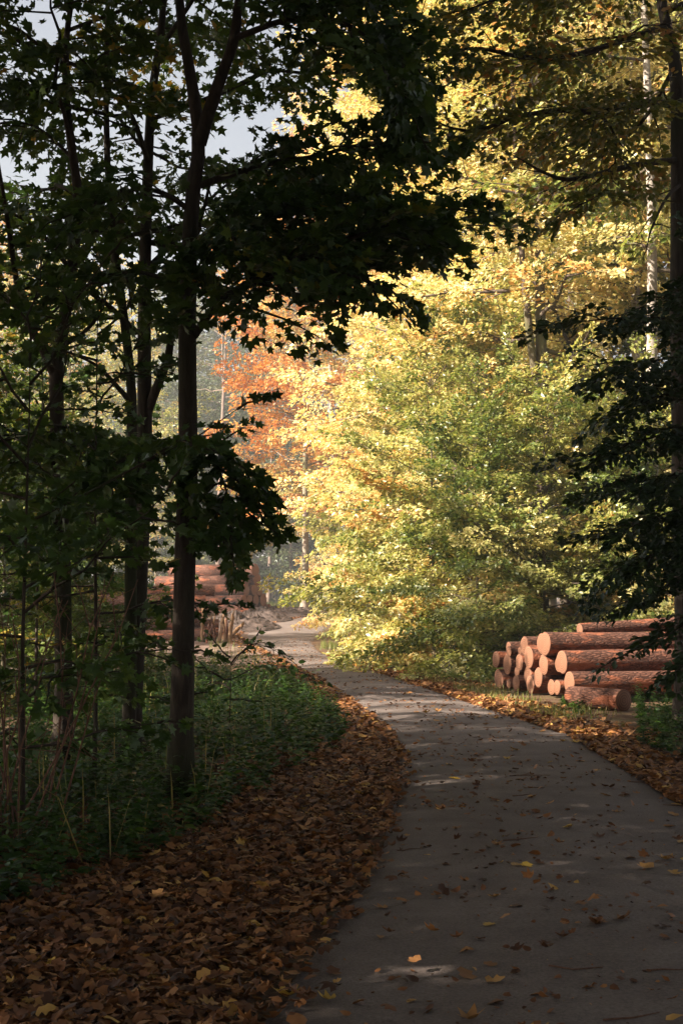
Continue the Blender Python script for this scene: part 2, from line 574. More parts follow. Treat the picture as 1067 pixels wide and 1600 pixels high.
def mound(name, label, c, rxx, ryy, h, seed, rot=0.0):
    r, a = np.meshgrid(np.linspace(0, 1, 34), np.linspace(0, 2 * np.pi, 96, endpoint=False))
    mr = np.random.default_rng(int(seed))
    x, y = r * np.cos(a) * rxx, r * np.sin(a) * ryy
    z = h * (1 - r ** 2) ** 1.2 * (1 + .5 * wav(x, y, .35, seed)) + .10 * np.clip(1 - r, 0, 1) ** .4 * wav(x, y, .13, seed + 3) * (h / .35)
    z += np.clip(1 - r, 0, 1) ** .3 * (.09 * np.abs(wav(x, y, .07, seed + 9)) + .035 * mr.normal(size=r.shape))
    z[:, 0] = z[0, 0]
    z[:, -1] = -.12
    X = c[0] + x * math.cos(rot) - y * math.sin(rot)
    Y = c[1] + x * math.sin(rot) + y * math.cos(rot)
    V = np.stack([X, Y, np.maximum(z, -.12) + .02 + rise(Y)], -1).reshape(-1, 3)
    na, nr = a.shape
    i = np.arange(na)[:, None]
    j = np.arange(nr - 1)[None, :]
    k = (i + 1) % na
    A, B, C, D = i * nr + j, i * nr + j + 1, k * nr + j + 1, k * nr + j
    T = np.concatenate([np.stack([A, B, C], -1).reshape(-1, 3), np.stack([A, C, D], -1).reshape(-1, 3)])
    o = link(name, mesh_from(name, V, T, True, None, (M['mound'],)))
    return tag(o, label, kind='structure')


mound("soil_mound", "dark heap of churned soil beside the splintered wood", G(372, 982), 1.5, 2.6, .40, 2, .1)
mound("soil_mound", "low ridge of turned soil along the far road edge", G(445, 962), 2.0, 2.4, .26, 5, -.2)
mound("soil_mound", "small clod heap at the far left road edge", G(408, 969), 1.2, 2.0, .30, 8, .2)

# ------------------------------------------------------------------ tree builder
def along(poly, t):
    """point and tangent at fraction t of a polyline"""
    seg = np.linalg.norm(np.diff(poly, axis=0), axis=1)
    s = np.concatenate([[0], np.cumsum(seg)])
    q = t * s[-1]
    k = min(max(int(np.searchsorted(s, q)) - 1, 0), len(seg) - 1)
    f = (q - s[k]) / max(seg[k], 1e-6)
    return poly[k] + (poly[k + 1] - poly[k]) * f, norm(poly[k + 1] - poly[k])


def spline(pts, n):
    """Catmull-Rom through pts"""
    p = np.asarray(pts, float)
    p = np.vstack([2 * p[0] - p[1], p, 2 * p[-1] - p[-2]])
    out = []
    segs = len(p) - 3
    for q in np.linspace(0, segs, n):
        i = min(int(q), segs - 1)
        t = q - i
        a, b, c, d = p[i:i + 4]
        out.append(.5 * ((2 * b) + (c - a) * t + (2 * a - 5 * b + 4 * c - d) * t ** 2 + (3 * b - a - 3 * c + d) * t ** 3))
    return np.array(out)


class Crown:
    """collects leaf sprays; each is a flat drooping fan of leaves round a twig"""
    def __init__(self, rng):
        self.rng = rng
        self.s = []

    def spray(self, start, d, n, L, count, width=.38, droop=.12, tint=0.0):
        self.s.append((*start, *d, *n, L, count, width, droop, tint))

    def leaves(self, size, base_tint, spread=.16, flat=.45, thick=.05, tilt=.0):
        r = self.rng
        S = np.array(self.s)
        cnt = S[:, 10].astype(int)
        R = np.repeat(S, cnt, axis=0)
        N = len(R)
        s, d, n, L, wd, dr, ti = R[:, 0:3], norm(R[:, 3:6]), R[:, 6:9], R[:, 9:10], R[:, 11:12], R[:, 12:13], R[:, 13]
        side = norm(np.cross(n, d))
        n = np.cross(d, side)
        u = r.random((N, 1)) ** .75
        v = r.random((N, 1)) * 2 - 1
        v = np.sign(v) * np.abs(v) ** .8
        W = wd * L * (np.sin(np.pi * np.clip(u, 0, 1) ** .75) * .85 + .15)
        pos = s + d * L * u + side * v * W - UP * dr * L * (u ** 2 + .35 * v ** 2) + n * r.normal(size=(N, 1)) * thick * L
        axis = d * .7 + side * np.sign(v) * .8 + r.normal(size=(N, 3)) * .35 - UP * .25
        nr = n + d * [1, 1, 0] * tilt + r.normal(size=(N, 3)) * flat
        sz = size * (.65 + .6 * r.random(N))
        tint = base_tint + ti + r.normal(size=N) * spread
        return pos, axis, nr, sz, tint


def dress_limb(wood, crown, poly, r_start, rng, n_sec, sec_len, per_m, t0=.2, flat=True, droop=.12, width=.38, twig_r=.006, tint=0.0, spread_deg=(35, 75), sec_up=.05, tn=.12, taper=.75):
    poly = np.asarray(poly, float)
    m = len(poly)
    rad = r_start * np.linspace(1, 0.12, m) ** taper
    wood.tube(poly, rad, 7 if r_start > .02 else 5)
    for k in range(n_sec):
        t = t0 + (1 - t0) * (k + rng.random()) / n_sec
        p, tg = along(poly, min(t, .99))
        side = norm(np.cross(UP, tg) + 1e-6)
        ang = math.radians(rng.uniform(*spread_deg)) * (1 if k % 2 else -1)
        if k == n_sec - 1:
            p, tg = along(poly, .97)
            ang = 0.0
        d = tg * math.cos(ang) + side * math.sin(ang) + UP * (sec_up + rng.normal() * .16)
        d = norm(d)
        L = sec_len * (1.1 - .5 * t) * rng.uniform(.7, 1.25)
        q = [p]
        for h in range(1, 4):
            q.append(p + d * L * h / 3 * .92 - UP * droop * L * (h / 3) ** 2 + rng.normal(size=3) * .02 * L)
        wood.tube(q, np.linspace(max(r_start * (1 - t) * .55, twig_r * 1.6), twig_r * .5, 4), 4, False)
        nrm = norm(UP + rng.normal(size=3) * .28 + d * .1)
        crown.spray(p + d * L * .08, d, nrm, L, max(int(per_m * L * L ** .5), 3), width, droop, rng.normal() * tn + tint)


def make_tree(name, label, cat, base, H, r0, limbs_from, n_limbs, reach, leafmat, bark, leaf=.10, per_m=60, n_sec=7, seed=1, lean=(0, 0), shape=OVAL4,
              tint=.5, group=None, trunk=None, profile=None, sec=.42, limbs=(), flat=.45, droop=.12, width=.40, tint_spread=.13, limb_bark=None, one_leaves=None, elev=(5, 60), sub_trunks=(), clip=None, tn=.12, bias=1.0, tilt=.0):
    rng = np.random.default_rng(seed)
    base = np.array([base[0], base[1], float(ground_z(base[0], base[1])) - .05])
    rt_ = root(name, base, label, cat, group)
    if trunk is None:
        n = 9
        hs = np.linspace(0, 1, n)
        trunk = np.stack([base[0] + lean[0] * hs + .02 * H * .3 * wav(hs * 3, hs * 0, .5, seed), base[1] + lean[1] * hs + .02 * H * .3 * wav(hs * 3, hs * 0, .5, seed + 5), base[2] + hs * H], -1)
        trunk[0, :2] = base[:2]
    trunk = spline(trunk, 26)
    f = np.linspace(0, 1, 26)
    rad = r0 * (1 - .88 * f ** .9)
    rad[0] *= 1.45
    rad[1] *= 1.12
    w = Wood()
    w.tube(trunk - base, rad, 12, True, .025, rng)
    link("trunk", w.mesh("trunk", bark), rt_)
    for pts, ra in sub_trunks:
        w = Wood()
        q = spline(pts, 18) - base
        w.tube(q, ra * np.linspace(1, .25, 18), 9, True, .03, rng)
        link("limb", w.mesh("limb", bark), rt_)
    cr = Crown(rng)
    for k in range(n_limbs):
        fr = limbs_from + (1 - limbs_from) * ((k + .5 * rng.random()) / n_limbs) ** bias
        fr = min(fr, .985)
        p, tg = along(trunk, fr)
        cf = (fr - limbs_from) / (1 - limbs_from)
        prof = profile(cf) if profile else (.55 + .75 * math.sin(math.pi * min(cf * .85 + .12, 1)))
        L = reach * prof * rng.uniform(.75, 1.15)
        az = k * 2.39996 + rng.normal() * .35
        el = math.radians(elev[0] + (elev[1] - elev[0]) * cf ** 1.3 + rng.normal() * 8)
        h = np.array([math.cos(az), math.sin(az), 0])
        q = [p]
        for s in range(1, 6):
            e = el + math.radians(12) * (s / 5 - .4) * (1 if cf > .3 else -1)
            q.append(q[-1] + (h * math.cos(e) + UP * math.sin(e)) * L / 5 + rng.normal(size=3) * .035 * L)
        ra = max(r0 * (1 - .8 * fr) * .42, .012)
        w = Wood()
        dress_limb(w, cr, np.array(q), ra, rng, n_sec, L * sec, per_m, .18, True, droop, width, .006, rng.normal() * tn)
        w.V = [v - base for v in w.V]
        link("limb", w.mesh("limb", limb_bark or bark), rt_)
    for pts, ra, ns, sl, pm, kw in limbs:
        w = Wood()
        dress_limb(w, cr, spline(pts, 14), ra, rng, ns, sl, pm, **kw)
        w.V = [v - base for v in w.V]
        link("limb", w.mesh("limb", bark), rt_)
    pos, ax, nr, sz, ti = cr.leaves(leaf, tint, tint_spread, flat, .05, tilt)
    keep = np.ones(len(pos), bool)
    keep &= pos[:, 2] > .05
    if clip is not None:
        keep &= clip(pos)
    if one_leaves:
        mat1, score = one_leaves
        sc_ = np.where(keep, score(pos), -1e9)
        pick = np.argsort(-sc_)[:300]
        keep[pick] = False
        tm = mesh_from("leaf", shape[0], shape[1], False, None, (mat1,))
        A = norm(ax[pick])
        Nn = norm(nr[pick] - A * np.sum(nr[pick] * A, -1, keepdims=True))
        B = np.cross(Nn, A)
        for a, b, c, p, s in zip(A, B, Nn, pos[pick] - base, sz[pick]):
            o = bpy.data.objects.new("leaf", tm)
            COL.objects.link(o)
            o.parent = rt_
            o.matrix_local = Matrix(((a[0] * s, b[0] * s, c[0] * s, p[0]), (a[1] * s, b[1] * s, c[1] * s, p[1]), (a[2] * s, b[2] * s, c[2] * s, p[2]), (0, 0, 0, 1)))
    c = link("crown", leaf_mesh("crown", shape, pos[keep] - base, ax[keep], nr[keep], sz[keep], ti[keep], leafmat), rt_)
    c["kind"] = "stuff"
    return rt_


def copy_tree(src, loc, rz, scale, label, shift=0.0, mat=None):
    o = src.copy()
    COL.objects.link(o)
    o.location = (loc[0], loc[1], float(ground_z(loc[0], loc[1])) - .05)
    o.rotation_euler = (0, 0, rz)
    o.scale = (scale, scale, scale)
    o["label"] = label
    for ch in src.children:
        if ch.name.split('.')[0] == 'leaf':
            continue
        c = ch.copy()
        COL.objects.link(c)
        c.parent = o
        if ch.name.split('.')[0] == 'crown':
            c.color = (1 + shift, 1, 1, 1)
            if mat is not None:
                c.material_slots[0].link = 'OBJECT'
                c.material_slots[0].material = mat
    return o


# ------------------------------------------------------------------ near trees on the left
def PP(l):
    return np.array([P(*q) for q in l])


def in_view(p):
    x = p[:, 0] / p[:, 1] * F_PX + 533
    return np.where((x > 330) & (x < 790), 0, -50) - p[:, 1] - np.abs(p[:, 2] - 4.0)


NK = dict(t0=.12, droop=.22, width=.46, twig_r=.007, sec_up=-.04)
b3 = G(280, 1250)
t3 = np.vstack([[b3], PP([(284, 1120, 11.1), (289, 900, 11.1), (294, 700, 11.1), (293, 500, 11.1), (300, 320, 11.1), (311, 215, 11.1), (293, 90, 11.1), (280, -20, 11.1), (285, -300, 11.2), (270, -700, 11.2), (280, -1100, 11.3)])])
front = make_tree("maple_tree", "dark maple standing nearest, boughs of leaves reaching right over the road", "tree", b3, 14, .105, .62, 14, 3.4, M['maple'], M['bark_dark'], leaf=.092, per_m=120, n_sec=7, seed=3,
    shape=MAPLE, tint=.45, trunk=t3, flat=.75, droop=.2, group="maples on the left verge", one_leaves=(M['maple_one'], in_view),
    sub_trunks=[(PP([(311, 225, 11.1), (335, 150, 11.0), (366, 60, 10.9), (376, -20, 10.8), (420, -250, 10.5), (470, -500, 10.2)]), .06)],
    limbs=[
        (PP([(303, 525, 11.1), (345, 470, 10.9), (420, 425, 10.6), (500, 390, 10.4), (580, 360, 10.3), (655, 335, 10.2)]), .035, 16, 1.0, 165, NK),
        (PP([(302, 400, 11.1), (390, 350, 10.9), (480, 325, 10.8), (560, 305, 10.7), (640, 310, 10.6)]), .03, 15, .95, 155, NK),
        (PP([(311, 290, 11.1), (400, 260, 11.3), (490, 245, 11.5), (570, 225, 11.6), (640, 230, 11.7)]), .03, 14, .85, 150, NK),
        (PP([(366, 60, 10.9), (450, 30, 10.7), (520, 30, 10.6), (580, 65, 10.5), (625, 140, 10.5)]), .028, 13, .75, 150, NK),
        (PP([(372, 10, 10.9), (440, -60, 10.8), (540, -40, 10.7), (600, 20, 10.7), (640, 90, 10.8)]), .028, 13, .85, 150, NK),
        (PP([(345, 470, 10.9), (430, 430, 10.4), (520, 425, 10.1), (590, 445, 9.9), (625, 465, 9.8)]), .022, 10, .6, 150, NK),
        (PP([(300, 330, 11.1), (250, 300, 11.0), (190, 300, 10.8), (120, 330, 10.6)]), .025, 10, .9, 70, NK),
        (PP([(296, 470, 11.1), (240, 430, 11.3), (170, 430, 11.5), (100, 470, 11.6)]), .022, 9, .8, 60, NK),
        (PP([(294, 705, 11.1), (325, 700, 10.9), (340, 730, 10.7), (356, 775, 10.6), (362, 825, 10.5)]), .018, 12, .5, 190, NK),
        (PP([(292, 760, 11.1), (320, 785, 11.2), (340, 815, 11.3), (355, 850, 11.3)]), .016, 10, .42, 190, NK),
        (PP([(294, 690, 11.1), (250, 690, 10.8), (190, 720, 10.5), (130, 740, 10.3)]), .018, 9, .8, 130, NK),
    ])

b2 = G(206, 1190)
t2 = np.vstack([[b2], PP([(208, 1080, 13.7), (218, 900, 13.7), (226, 700, 13.7), (226, 500, 13.7), (230, 300, 13.7), (238, 150, 13.7), (256, 0, 13.7), (262, -300, 13.8), (250, -700, 13.8)])])
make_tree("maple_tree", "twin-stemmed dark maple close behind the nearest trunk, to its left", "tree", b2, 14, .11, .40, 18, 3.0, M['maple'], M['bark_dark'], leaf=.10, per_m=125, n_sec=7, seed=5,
    shape=MAPLE2, tint=.55, trunk=t2, flat=.75, droop=.2, group="maples on the left verge",
    sub_trunks=[(PP([(203, 1150, 13.6), (204, 950, 13.4), (206, 700, 13.4), (205, 600, 13.4), (192, 480, 13.4), (175, 350, 13.4), (166, 180, 13.4), (170, -100, 13.4), (160, -400, 13.3)]), .065),
                (PP([(232, 640, 13.7), (262, 560, 13.5), (272, 500, 13.4), (300, 400, 13.2), (330, 280, 13.0)]), .05),
                (PP([(206, 630, 13.4), (180, 600, 13.2), (150, 570, 13.0), (110, 552, 12.9)]), .03)],
    limbs=[(PP([(230, 420, 13.7), (290, 360, 13.9), (340, 300, 14.2), (400, 260, 14.4)]), .03, 10, .9, 60, NK),
           (PP([(215, 520, 13.5), (160, 470, 13.2), (100, 440, 13.0), (40, 450, 12.8)]), .03, 11, 1.0, 60, NK),
           (PP([(220, 700, 13.5), (160, 690, 13.0), (100, 710, 12.6), (30, 720, 12.3)]), .025, 12, 1.0, 70, NK),
           (PP([(215, 800, 13.5), (150, 800, 13.2), (80, 820, 12.9), (20, 850, 12.7)]), .02, 10, .9, 65, NK)])

b1 = G(98, 1200)
t1 = np.vstack([[b1], PP([(100, 1050, 13.0), (96, 800, 13.0), (88, 600, 13.0), (98, 520, 13.0), (118, 380, 13.0), (122, 300, 13.0), (106, 180, 13.0), (104, 60, 13.0), (114, -30, 13.0), (120, -400, 13.0), (105, -800, 13.0)])])
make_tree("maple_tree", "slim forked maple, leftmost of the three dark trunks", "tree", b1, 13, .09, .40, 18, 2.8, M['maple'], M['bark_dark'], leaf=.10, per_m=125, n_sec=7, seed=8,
    shape=MAPLE2, tint=.58, trunk=t1, flat=.75, droop=.2, group="maples on the left verge",
    sub_trunks=[(PP([(88, 590, 13.0), (65, 540, 12.9), (42, 500, 12.8), (25, 430, 12.7), (10, 330, 12.6), (-20, 150, 12.5)]), .05),
                (PP([(98, 540, 13.0), (130, 520, 13.2), (165, 470, 13.4), (190, 330, 13.5), (240, 318, 13.6)]), .022)],
    limbs=[(PP([(110, 420, 13.0), (60, 360, 12.7), (10, 330, 12.4), (-40, 330, 12.2)]), .025, 10, .9, 60, NK),
           (PP([(92, 700, 13.0), (50, 680, 12.6), (0, 690, 12.2)]), .02, 9, .9, 60, NK),
           (PP([(118, 250, 13.0), (60, 200, 13.2), (10, 190, 13.3)]), .02, 9, .9, 60, NK)])

# slender understory maples between and left of the trunks
for i, (px, d, h, lab, sd) in enumerate([
        (40, 9.6, 3.4, "leafy maple sapling at the left picture edge, nearest of the saplings", 21),
        (150, 12.2, 4.4, "tall leafy maple sapling between the leftmost and the twin-stemmed trunk", 22),
        (60, 16.5, 5.0, "maple sapling in the gloom behind the leftmost slim trunk", 24)]):
    X = (px - 533) / F_PX * d
    make_tree("maple_sapling", lab, "sapling", (X, d), h, .022, .16, 15, 1.15, M['maple'], M['bark_dark'], leaf=.088, per_m=105, n_sec=5, seed=sd, shape=MAPLE2,
              tint=.5, flat=.7, droop=.22, group="saplings under the left maples", elev=(0, 45))

# tall trees of the wood to the left and behind the viewer, which shade the foreground
proto = make_tree("shade_tree", "tall broad-leaved tree of the wood left of the road", "tree", (-8.5, 5.0), 21, .24, .22, 26, 4.6, M['under'], M['bark_brown'], leaf=.21, per_m=48, n_sec=9, seed=40,
                  tint=.45, group="trees of the shady wood on the left")
for i, (x, y, rz, s) in enumerate([(-7.2, -1.5, 1.0, 1.0), (-8.2, 10.5, 2.2, .98), (-13.5, 1.0, 3.1, 1.05), (-14.5, 7.0, .4, 1.1), (-6.5, -8.0, 4.0, .95), (-20, -2, 1.7, 1.15), (-21.5, 4.0, 2.9, 1.12), (-12.5, -6, 5.5, 1.05), (-17, -9, .9, 1.1), (-9.6, 1.2, 4.9, .85), (-10.2, -2.6, 2.4, .8), (-5.3, 5.4, 3.7, .5), (-8.5, -12.5, 1.1, 1.0), (-5.2, 2.0, .8, .62), (-5.6, 8.2, 2.0, .62), (-4.5, -5.0, 1.4, .8), 
                                   (6.5, 1.0, 2.1, .9), (7.5, 8.0, 4.4, .9), (6.0, -7.0, .2, 1.0), (0.5, -10.5, 3.0, 1.05), (12, 4, 5.0, 1.0), (13, 14, 1.0, .95), (12.5, -4, 2.0, 1.0), (3.9, -2.9, 5.3, .9), (-2.6, -3.6, .5, .85), (4.4, -9.5, 2.5, .95), (-1.5, -17, 3.3, 1.1), (8, -14, 4.1, 1.1)]):
    copy_tree(proto, (x, y, -.05), rz, s, "tall broad-leaved tree of the wood left of the road" if x < -3 else "tall broad-leaved tree beside and behind the viewer")

for i, (x, y, rz, s_) in enumerate([(-27, 14.5, .7, 1.0), (-25.5, 18.5, 4.4, .86), (-29, 24, 2.1, .86), (-27.5, 33, 3.9, .85), (-30, 45, 5.2, .9)]):
    copy_tree(proto, (x, y, -.05), rz, s_, "tall tree on the far left side of the log yard")

# ------------------------------------------------------------------ right foreground: oak boughs and the dark shrubby tree
ob = np.array([4.15, 17.0, 0])
ot = np.vstack([[ob], PP([(1068, 800, 17), (1062, 500, 17), (1060, 250, 17), (1054, 100, 17), (1030, -40, 17), (1040, -400, 17), (1020, -800, 17)])])
OKW = dict(t0=.10, droop=.18, width=.55, twig_r=.006, sec_up=.03, spread_deg=(25, 95))
oak_limbs = []
for pts, ra, ns, sl, pm in [
        ([(1058, 165, 17), (1000, 160, 16.6), (930, 175, 16.2), (870, 172, 15.8), (800, 185, 15.5), (740, 205, 15.2), (690, 195, 15)], .05, 18, 1.15, 125),
        ([(1064, 250, 17), (1010, 255, 16.7), (960, 265, 16.4), (890, 281, 16.0), (850, 270, 15.8), (815, 250, 15.6)], .045, 8, .7, 22),
        ([(1066, 285, 17), (1040, 310, 16.6), (1018, 355, 16.2), (1010, 385, 16)], .025, 5, .5, 25),
        ([(1040, 40, 17), (980, 60, 16.5), (900, 85, 16.0), (820, 90, 15.6), (740, 75, 15.3), (660, 95, 15.1)], .045, 18, 1.1, 125),
        ([(1034, -20, 17), (960, -40, 16.4), (880, -20, 15.9), (800, -10, 15.6), (720, 20, 15.4)], .045, 17, 1.1, 125),
        ([(930, 172, 16.2), (960, 215, 16.0), (950, 290, 15.8), (890, 330, 15.6)], .02, 10, .8, 130),
        ([(1050, 110, 17), (1010, 180, 17.6), (960, 230, 18.0), (900, 270, 18.4), (850, 300, 18.6)], .03, 12, 1.0, 120)]:
    oak_limbs.append((PP(pts), ra, ns, sl, pm, OKW))
make_tree("oak_tree", "oak at the right edge stretching crooked dark limbs high over the road", "tree", ob, 16, .17, .55, 13, 3.6, M['oak'], M['bark_dark'], leaf=.095, per_m=70, n_sec=8, seed=51,
          shape=OAK2, tint=.5, trunk=ot, flat=.75, droop=.2, limbs=oak_limbs, tint_spread=.2)

HK = dict(t0=.10, droop=.16, width=.42, twig_r=.005, sec_up=-.06)
hl = []
for (x0, y0, x1, y1, d0, d1, ns, sl) in [
        (1180, 520, 850, 508, 14.5, 14.6, 11, .62), (1180, 560, 935, 590, 14.4, 13.9, 12, .7), (1180, 620, 960, 640, 14.5, 14.6, 12, .7), (1180, 680, 915, 712, 14.4, 14.2, 12, .75),
        (1180, 740, 950, 775, 14.5, 13.7, 13, .75), (1180, 790, 955, 835, 14.5, 14.3, 13, .72), (1180, 850, 965, 890, 14.5, 13.9, 13, .7), (1180, 900, 985, 940, 14.4, 14.2, 12, .65),
        (1180, 950, 1030, 1000, 14.4, 14.0, 10, .5), (1180, 1000, 1040, 1060, 14.5, 14.2, 9, .45), (1180, 480, 1000, 480, 14.5, 14.8, 9, .6)]:
    mx_, my_, md = (x0 + x1) / 2, (y0 + y1) / 2 - 18, (d0 + d1) / 2
    hl.append((PP([(x0, y0, d0), (mx_, my_, md), (x1, y1, d1)]), .018, ns, sl, 230, HK))
hb = P(1185, 1160, 14.5)
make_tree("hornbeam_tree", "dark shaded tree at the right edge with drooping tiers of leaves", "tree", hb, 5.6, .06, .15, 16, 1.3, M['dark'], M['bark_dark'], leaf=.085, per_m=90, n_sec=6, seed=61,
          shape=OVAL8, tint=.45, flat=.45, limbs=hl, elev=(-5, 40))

# ------------------------------------------------------------------ sunlit trees right of the road
def at(px, d):
    return ((px - 533.5) / F_PX * d, d)


def tall(cf):
    return .75 + .45 * math.sin(math.pi * min(cf * .8 + .15, 1))


GR = "sunlit trees right of the road"
pa = make_tree("beech_tree", "fork-stemmed golden tree above the left end of the log stack", "tree", at(846, 30), 22, .17, .31, 42, 3.5, M['gold'], M['bark_brown'], leaf=.125, per_m=82, n_sec=11, seed=73, tint=.64,
               profile=tall, group=GR, elev=(-6, 50), sec=.42, flat=.6, tilt=.75,
               sub_trunks=[(PP([(846, 620, 30), (832, 560, 29.9), (818, 430, 29.8), (808, 300, 29.8), (800, 120, 29.8), (790, -100, 30)]), .10)])
pb = make_tree("beech_tree", "pale-barked tree rising behind the log stack, rightmost lit trunk", "tree", at(1016, 27.5), 22, .15, .36, 40, 3.0, M['green_gold'], M['bark_pale'], limb_bark=M['bark_brown'], leaf=.125, per_m=82, n_sec=10, seed=70,
               tint=.52, profile=tall, group=GR, elev=(-6, 48), sec=.42, flat=.6, tilt=.75)
pc = make_tree("beech_tree", "broad golden tree behind the roadside bushes", "tree", at(715, 41), 25, .18, .10, 48, 4.2, M['gold'], M['bark_grey'], leaf=.145, per_m=66, n_sec=11, seed=74, tint=.68, profile=tall, group=GR,
               elev=(-6, 50), sec=.42, flat=.6, tilt=.75)
for src, px, d, rz, s_, sh, mt, lab in [
        (pb, 996, 31.5, 2.0, 1.02, .0, None, "brown trunk just left of the pale-barked tree"),
        (pa, 898, 33.5, 1.9, 1.05, -.04, None, "straight brown-trunked tree above the middle of the log stack"),
        (pc, 690, 46, 2.4, 1.0, .08, None, "pale yellow tree overhanging the bend of the road"),
        (pc, 655, 60, 4.3, 1.12, .12, None, "tallest pale yellow tree beyond the bend"),
        (pc, 770, 48, 3.6, 1.1, .06, None, "tall golden tree filling the back of the right-hand wood"),
        (pc, 860, 50, 1.1, 1.08, .0, None, "golden tree deep in the right-hand wood, behind the fork-stemmed one"),
        (pc, 955, 36, 4.3, .85, -.02, M['green_gold'], "yellow-green tree deep in the wood behind the brown trunks"),
        (pc, 880, 36.8, 5.6, .85, .0, M['green_gold'], "yellow-green tree right behind the two brown trunks"),
        (pc, 1075, 34, 3.7, .8, -.1, None, "tree at the right edge behind the dark tiers of leaves"),
        (pc, 1090, 52, 5.0, 1.05, -.05, None, "back tree of the right-hand wood near the picture's right edge"),
        (pc, 690, 68, .5, 1.2, .1, None, "far golden tree showing over the bend's bushes"),
        (pc, 520, 80, 4.2, 1.15, .12, None, "far pale tree beside the copper beech")]:
    x, y = at(px, d)
    copy_tree(src, (x, y, 0), rz, s_, lab, sh, mt)

# copper beech beyond the bend
make_tree("beech_tree", "copper-orange beech leaning over the far bend", "tree", at(476, 62), 16.5, .17, .24, 42, 4.4, M['beech'], M['bark_grey'], leaf=.16, per_m=62, n_sec=10, seed=101, tint=.46, profile=tall,
          elev=(-6, 42), flat=.5, tilt=.6, tn=.16)

# roadside bushes, right
GB = "bushes along the right road edge"


def wide(c):
    return .95 + .3 * math.sin(math.pi * min(c * .75 + .2, 1)) - .25 * c


BK = dict(group=GB, profile=wide, elev=(-14, 55), sec=.5, flat=.6, tilt=.75, tn=.15, bias=1.35)
ba = make_tree("hornbeam_bush", "broad green and yellow bush in the middle of the roadside row", "bush", at(676, 31), 6.4, .05, .02, 48, 2.05, M['green_gold'], M['bark_brown'], leaf=.105, per_m=125, n_sec=9, seed=121, tint=.56, **BK)
bb = make_tree("hornbeam_bush", "golden bush at the very end of the roadside row", "bush", at(616, 45), 8.0, .05, .02, 48, 2.1, M['gold'], M['bark_brown'], leaf=.12, per_m=110, n_sec=9, seed=123, tint=.50, **BK)
for src, px, d, rz, s_, sh, mt, lab in [
        (ba, 745, 27.8, 1.2, .78, -.16, None, "low green bush at the road edge just left of the log stack"),
        (bb, 640, 37.5, 2.2, .92, -.08, None, "yellowing bush at the bend, between the broad bush and the end bush"),
        (ba, 850, 27.6, 2.8, .85, -.05, None, "bush directly behind the left end of the log stack"),
        (ba, 955, 27.6, 4.0, .75, .0, None, "bush behind the right half of the log stack"),
        (bb, 785, 31.5, 5.1, .98, .08, M['green_gold'], "tall yellow-green bush behind the low roadside bush"),
        (ba, 592, 53, 5.5, .9, .05, M['gold'], "small far golden bush beyond the end bush"),
        (bb, 705, 34, .7, 1.0, .04, None, "tall golden bush behind the broad roadside bush"),
        (ba, 902, 29.6, 1.6, .8, .0, None, "bush behind the middle of the log stack"),
        (bb, 985, 33, 2.9, 1.15, -.04, M['green_gold'], "tall yellow-green bush behind the right half of the log stack"),
        (ba, 1050, 27, 3.3, .8, -.05, None, "bush in the wood at the right edge behind the logs")]:
    x, y = at(px, d)
    copy_tree(src, (x, y, 0), rz, s_, lab, sh, mt)

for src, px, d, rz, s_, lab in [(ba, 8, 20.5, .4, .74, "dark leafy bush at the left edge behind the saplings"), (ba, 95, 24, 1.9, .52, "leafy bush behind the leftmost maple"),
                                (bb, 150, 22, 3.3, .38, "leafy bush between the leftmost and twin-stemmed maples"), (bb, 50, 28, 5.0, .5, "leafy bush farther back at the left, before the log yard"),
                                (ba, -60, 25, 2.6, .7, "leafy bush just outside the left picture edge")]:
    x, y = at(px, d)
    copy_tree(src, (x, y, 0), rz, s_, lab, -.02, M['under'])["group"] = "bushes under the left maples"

# ------------------------------------------------------------------ trees beyond the clearing, left
bt = make_tree("birch_tree", "yellow-green tree behind the log yard, seen just left of the leftmost maple", "tree", at(60, 72), 17, .15, .12, 34, 3.6, M['green_gold'], M['bark_grey'], leaf=.17, per_m=30, n_sec=8, seed=140, tint=.6,
               group="trees behind the log yard")
for px, d, rz, s, lab in [(150, 80, 1.3, .95, "yellow-green tree behind the log yard, between the two left trunks"), (-40, 66, 2.7, 1.0, "yellow-green tree behind the log yard at the left picture edge"),
                          (245, 92, 4.0, .8, "small tree behind the log yard, beyond the twin-stemmed maple"), (-120, 60, 5.2, 1.0, "tree beyond the log yard just outside the left picture edge"),
                          (105, 62, 3.5, .85, "low bright tree behind the log yard, between leftmost and twin-stemmed maples"), (200, 70, .6, .9, "bright tree behind the log yard, just left of the twin-stemmed maple"),
                          (10, 88, 1.9, 1.3, "tall tree far behind the log yard at the left"), (110, 95, 4.6, 1.35, "tall tree far behind the log yard, right of the leftmost maple")]:
    x, y = at(px, d)
    copy_tree(bt, (x, y, 0), rz, s, lab)
make_tree("beech_tree", "rust-orange tree behind the log yard at far left", "tree", at(20, 62), 16, .14, .25, 28, 3.0, M['beech'], M['bark_grey'], leaf=.16, per_m=26, n_sec=8, seed=150, tint=.4)
ft = make_tree("pine_tree", "hazy thin-trunked pine beyond the yard, left of the copper beech", "tree", at(338, 104), 30, .22, .50, 26, 3.0, M['far'], M['bark_pine'], leaf=.22, per_m=24, n_sec=7, seed=160, tint=.5, lean=(1.0, 0),
               group="hazy far trees")
for px, d, rz, s, lab in [(352, 112, 2, .95, "hazy pine right beside the leaning thin-trunked pine"), (300, 118, 3, .9, "hazy pine hidden half behind the nearest maple trunk"), (420, 122, 1, .9, "hazy pine behind the copper beech")]:
    x, y = at(px, d)
    copy_tree(ft, (x, y, .2), rz, s, lab)
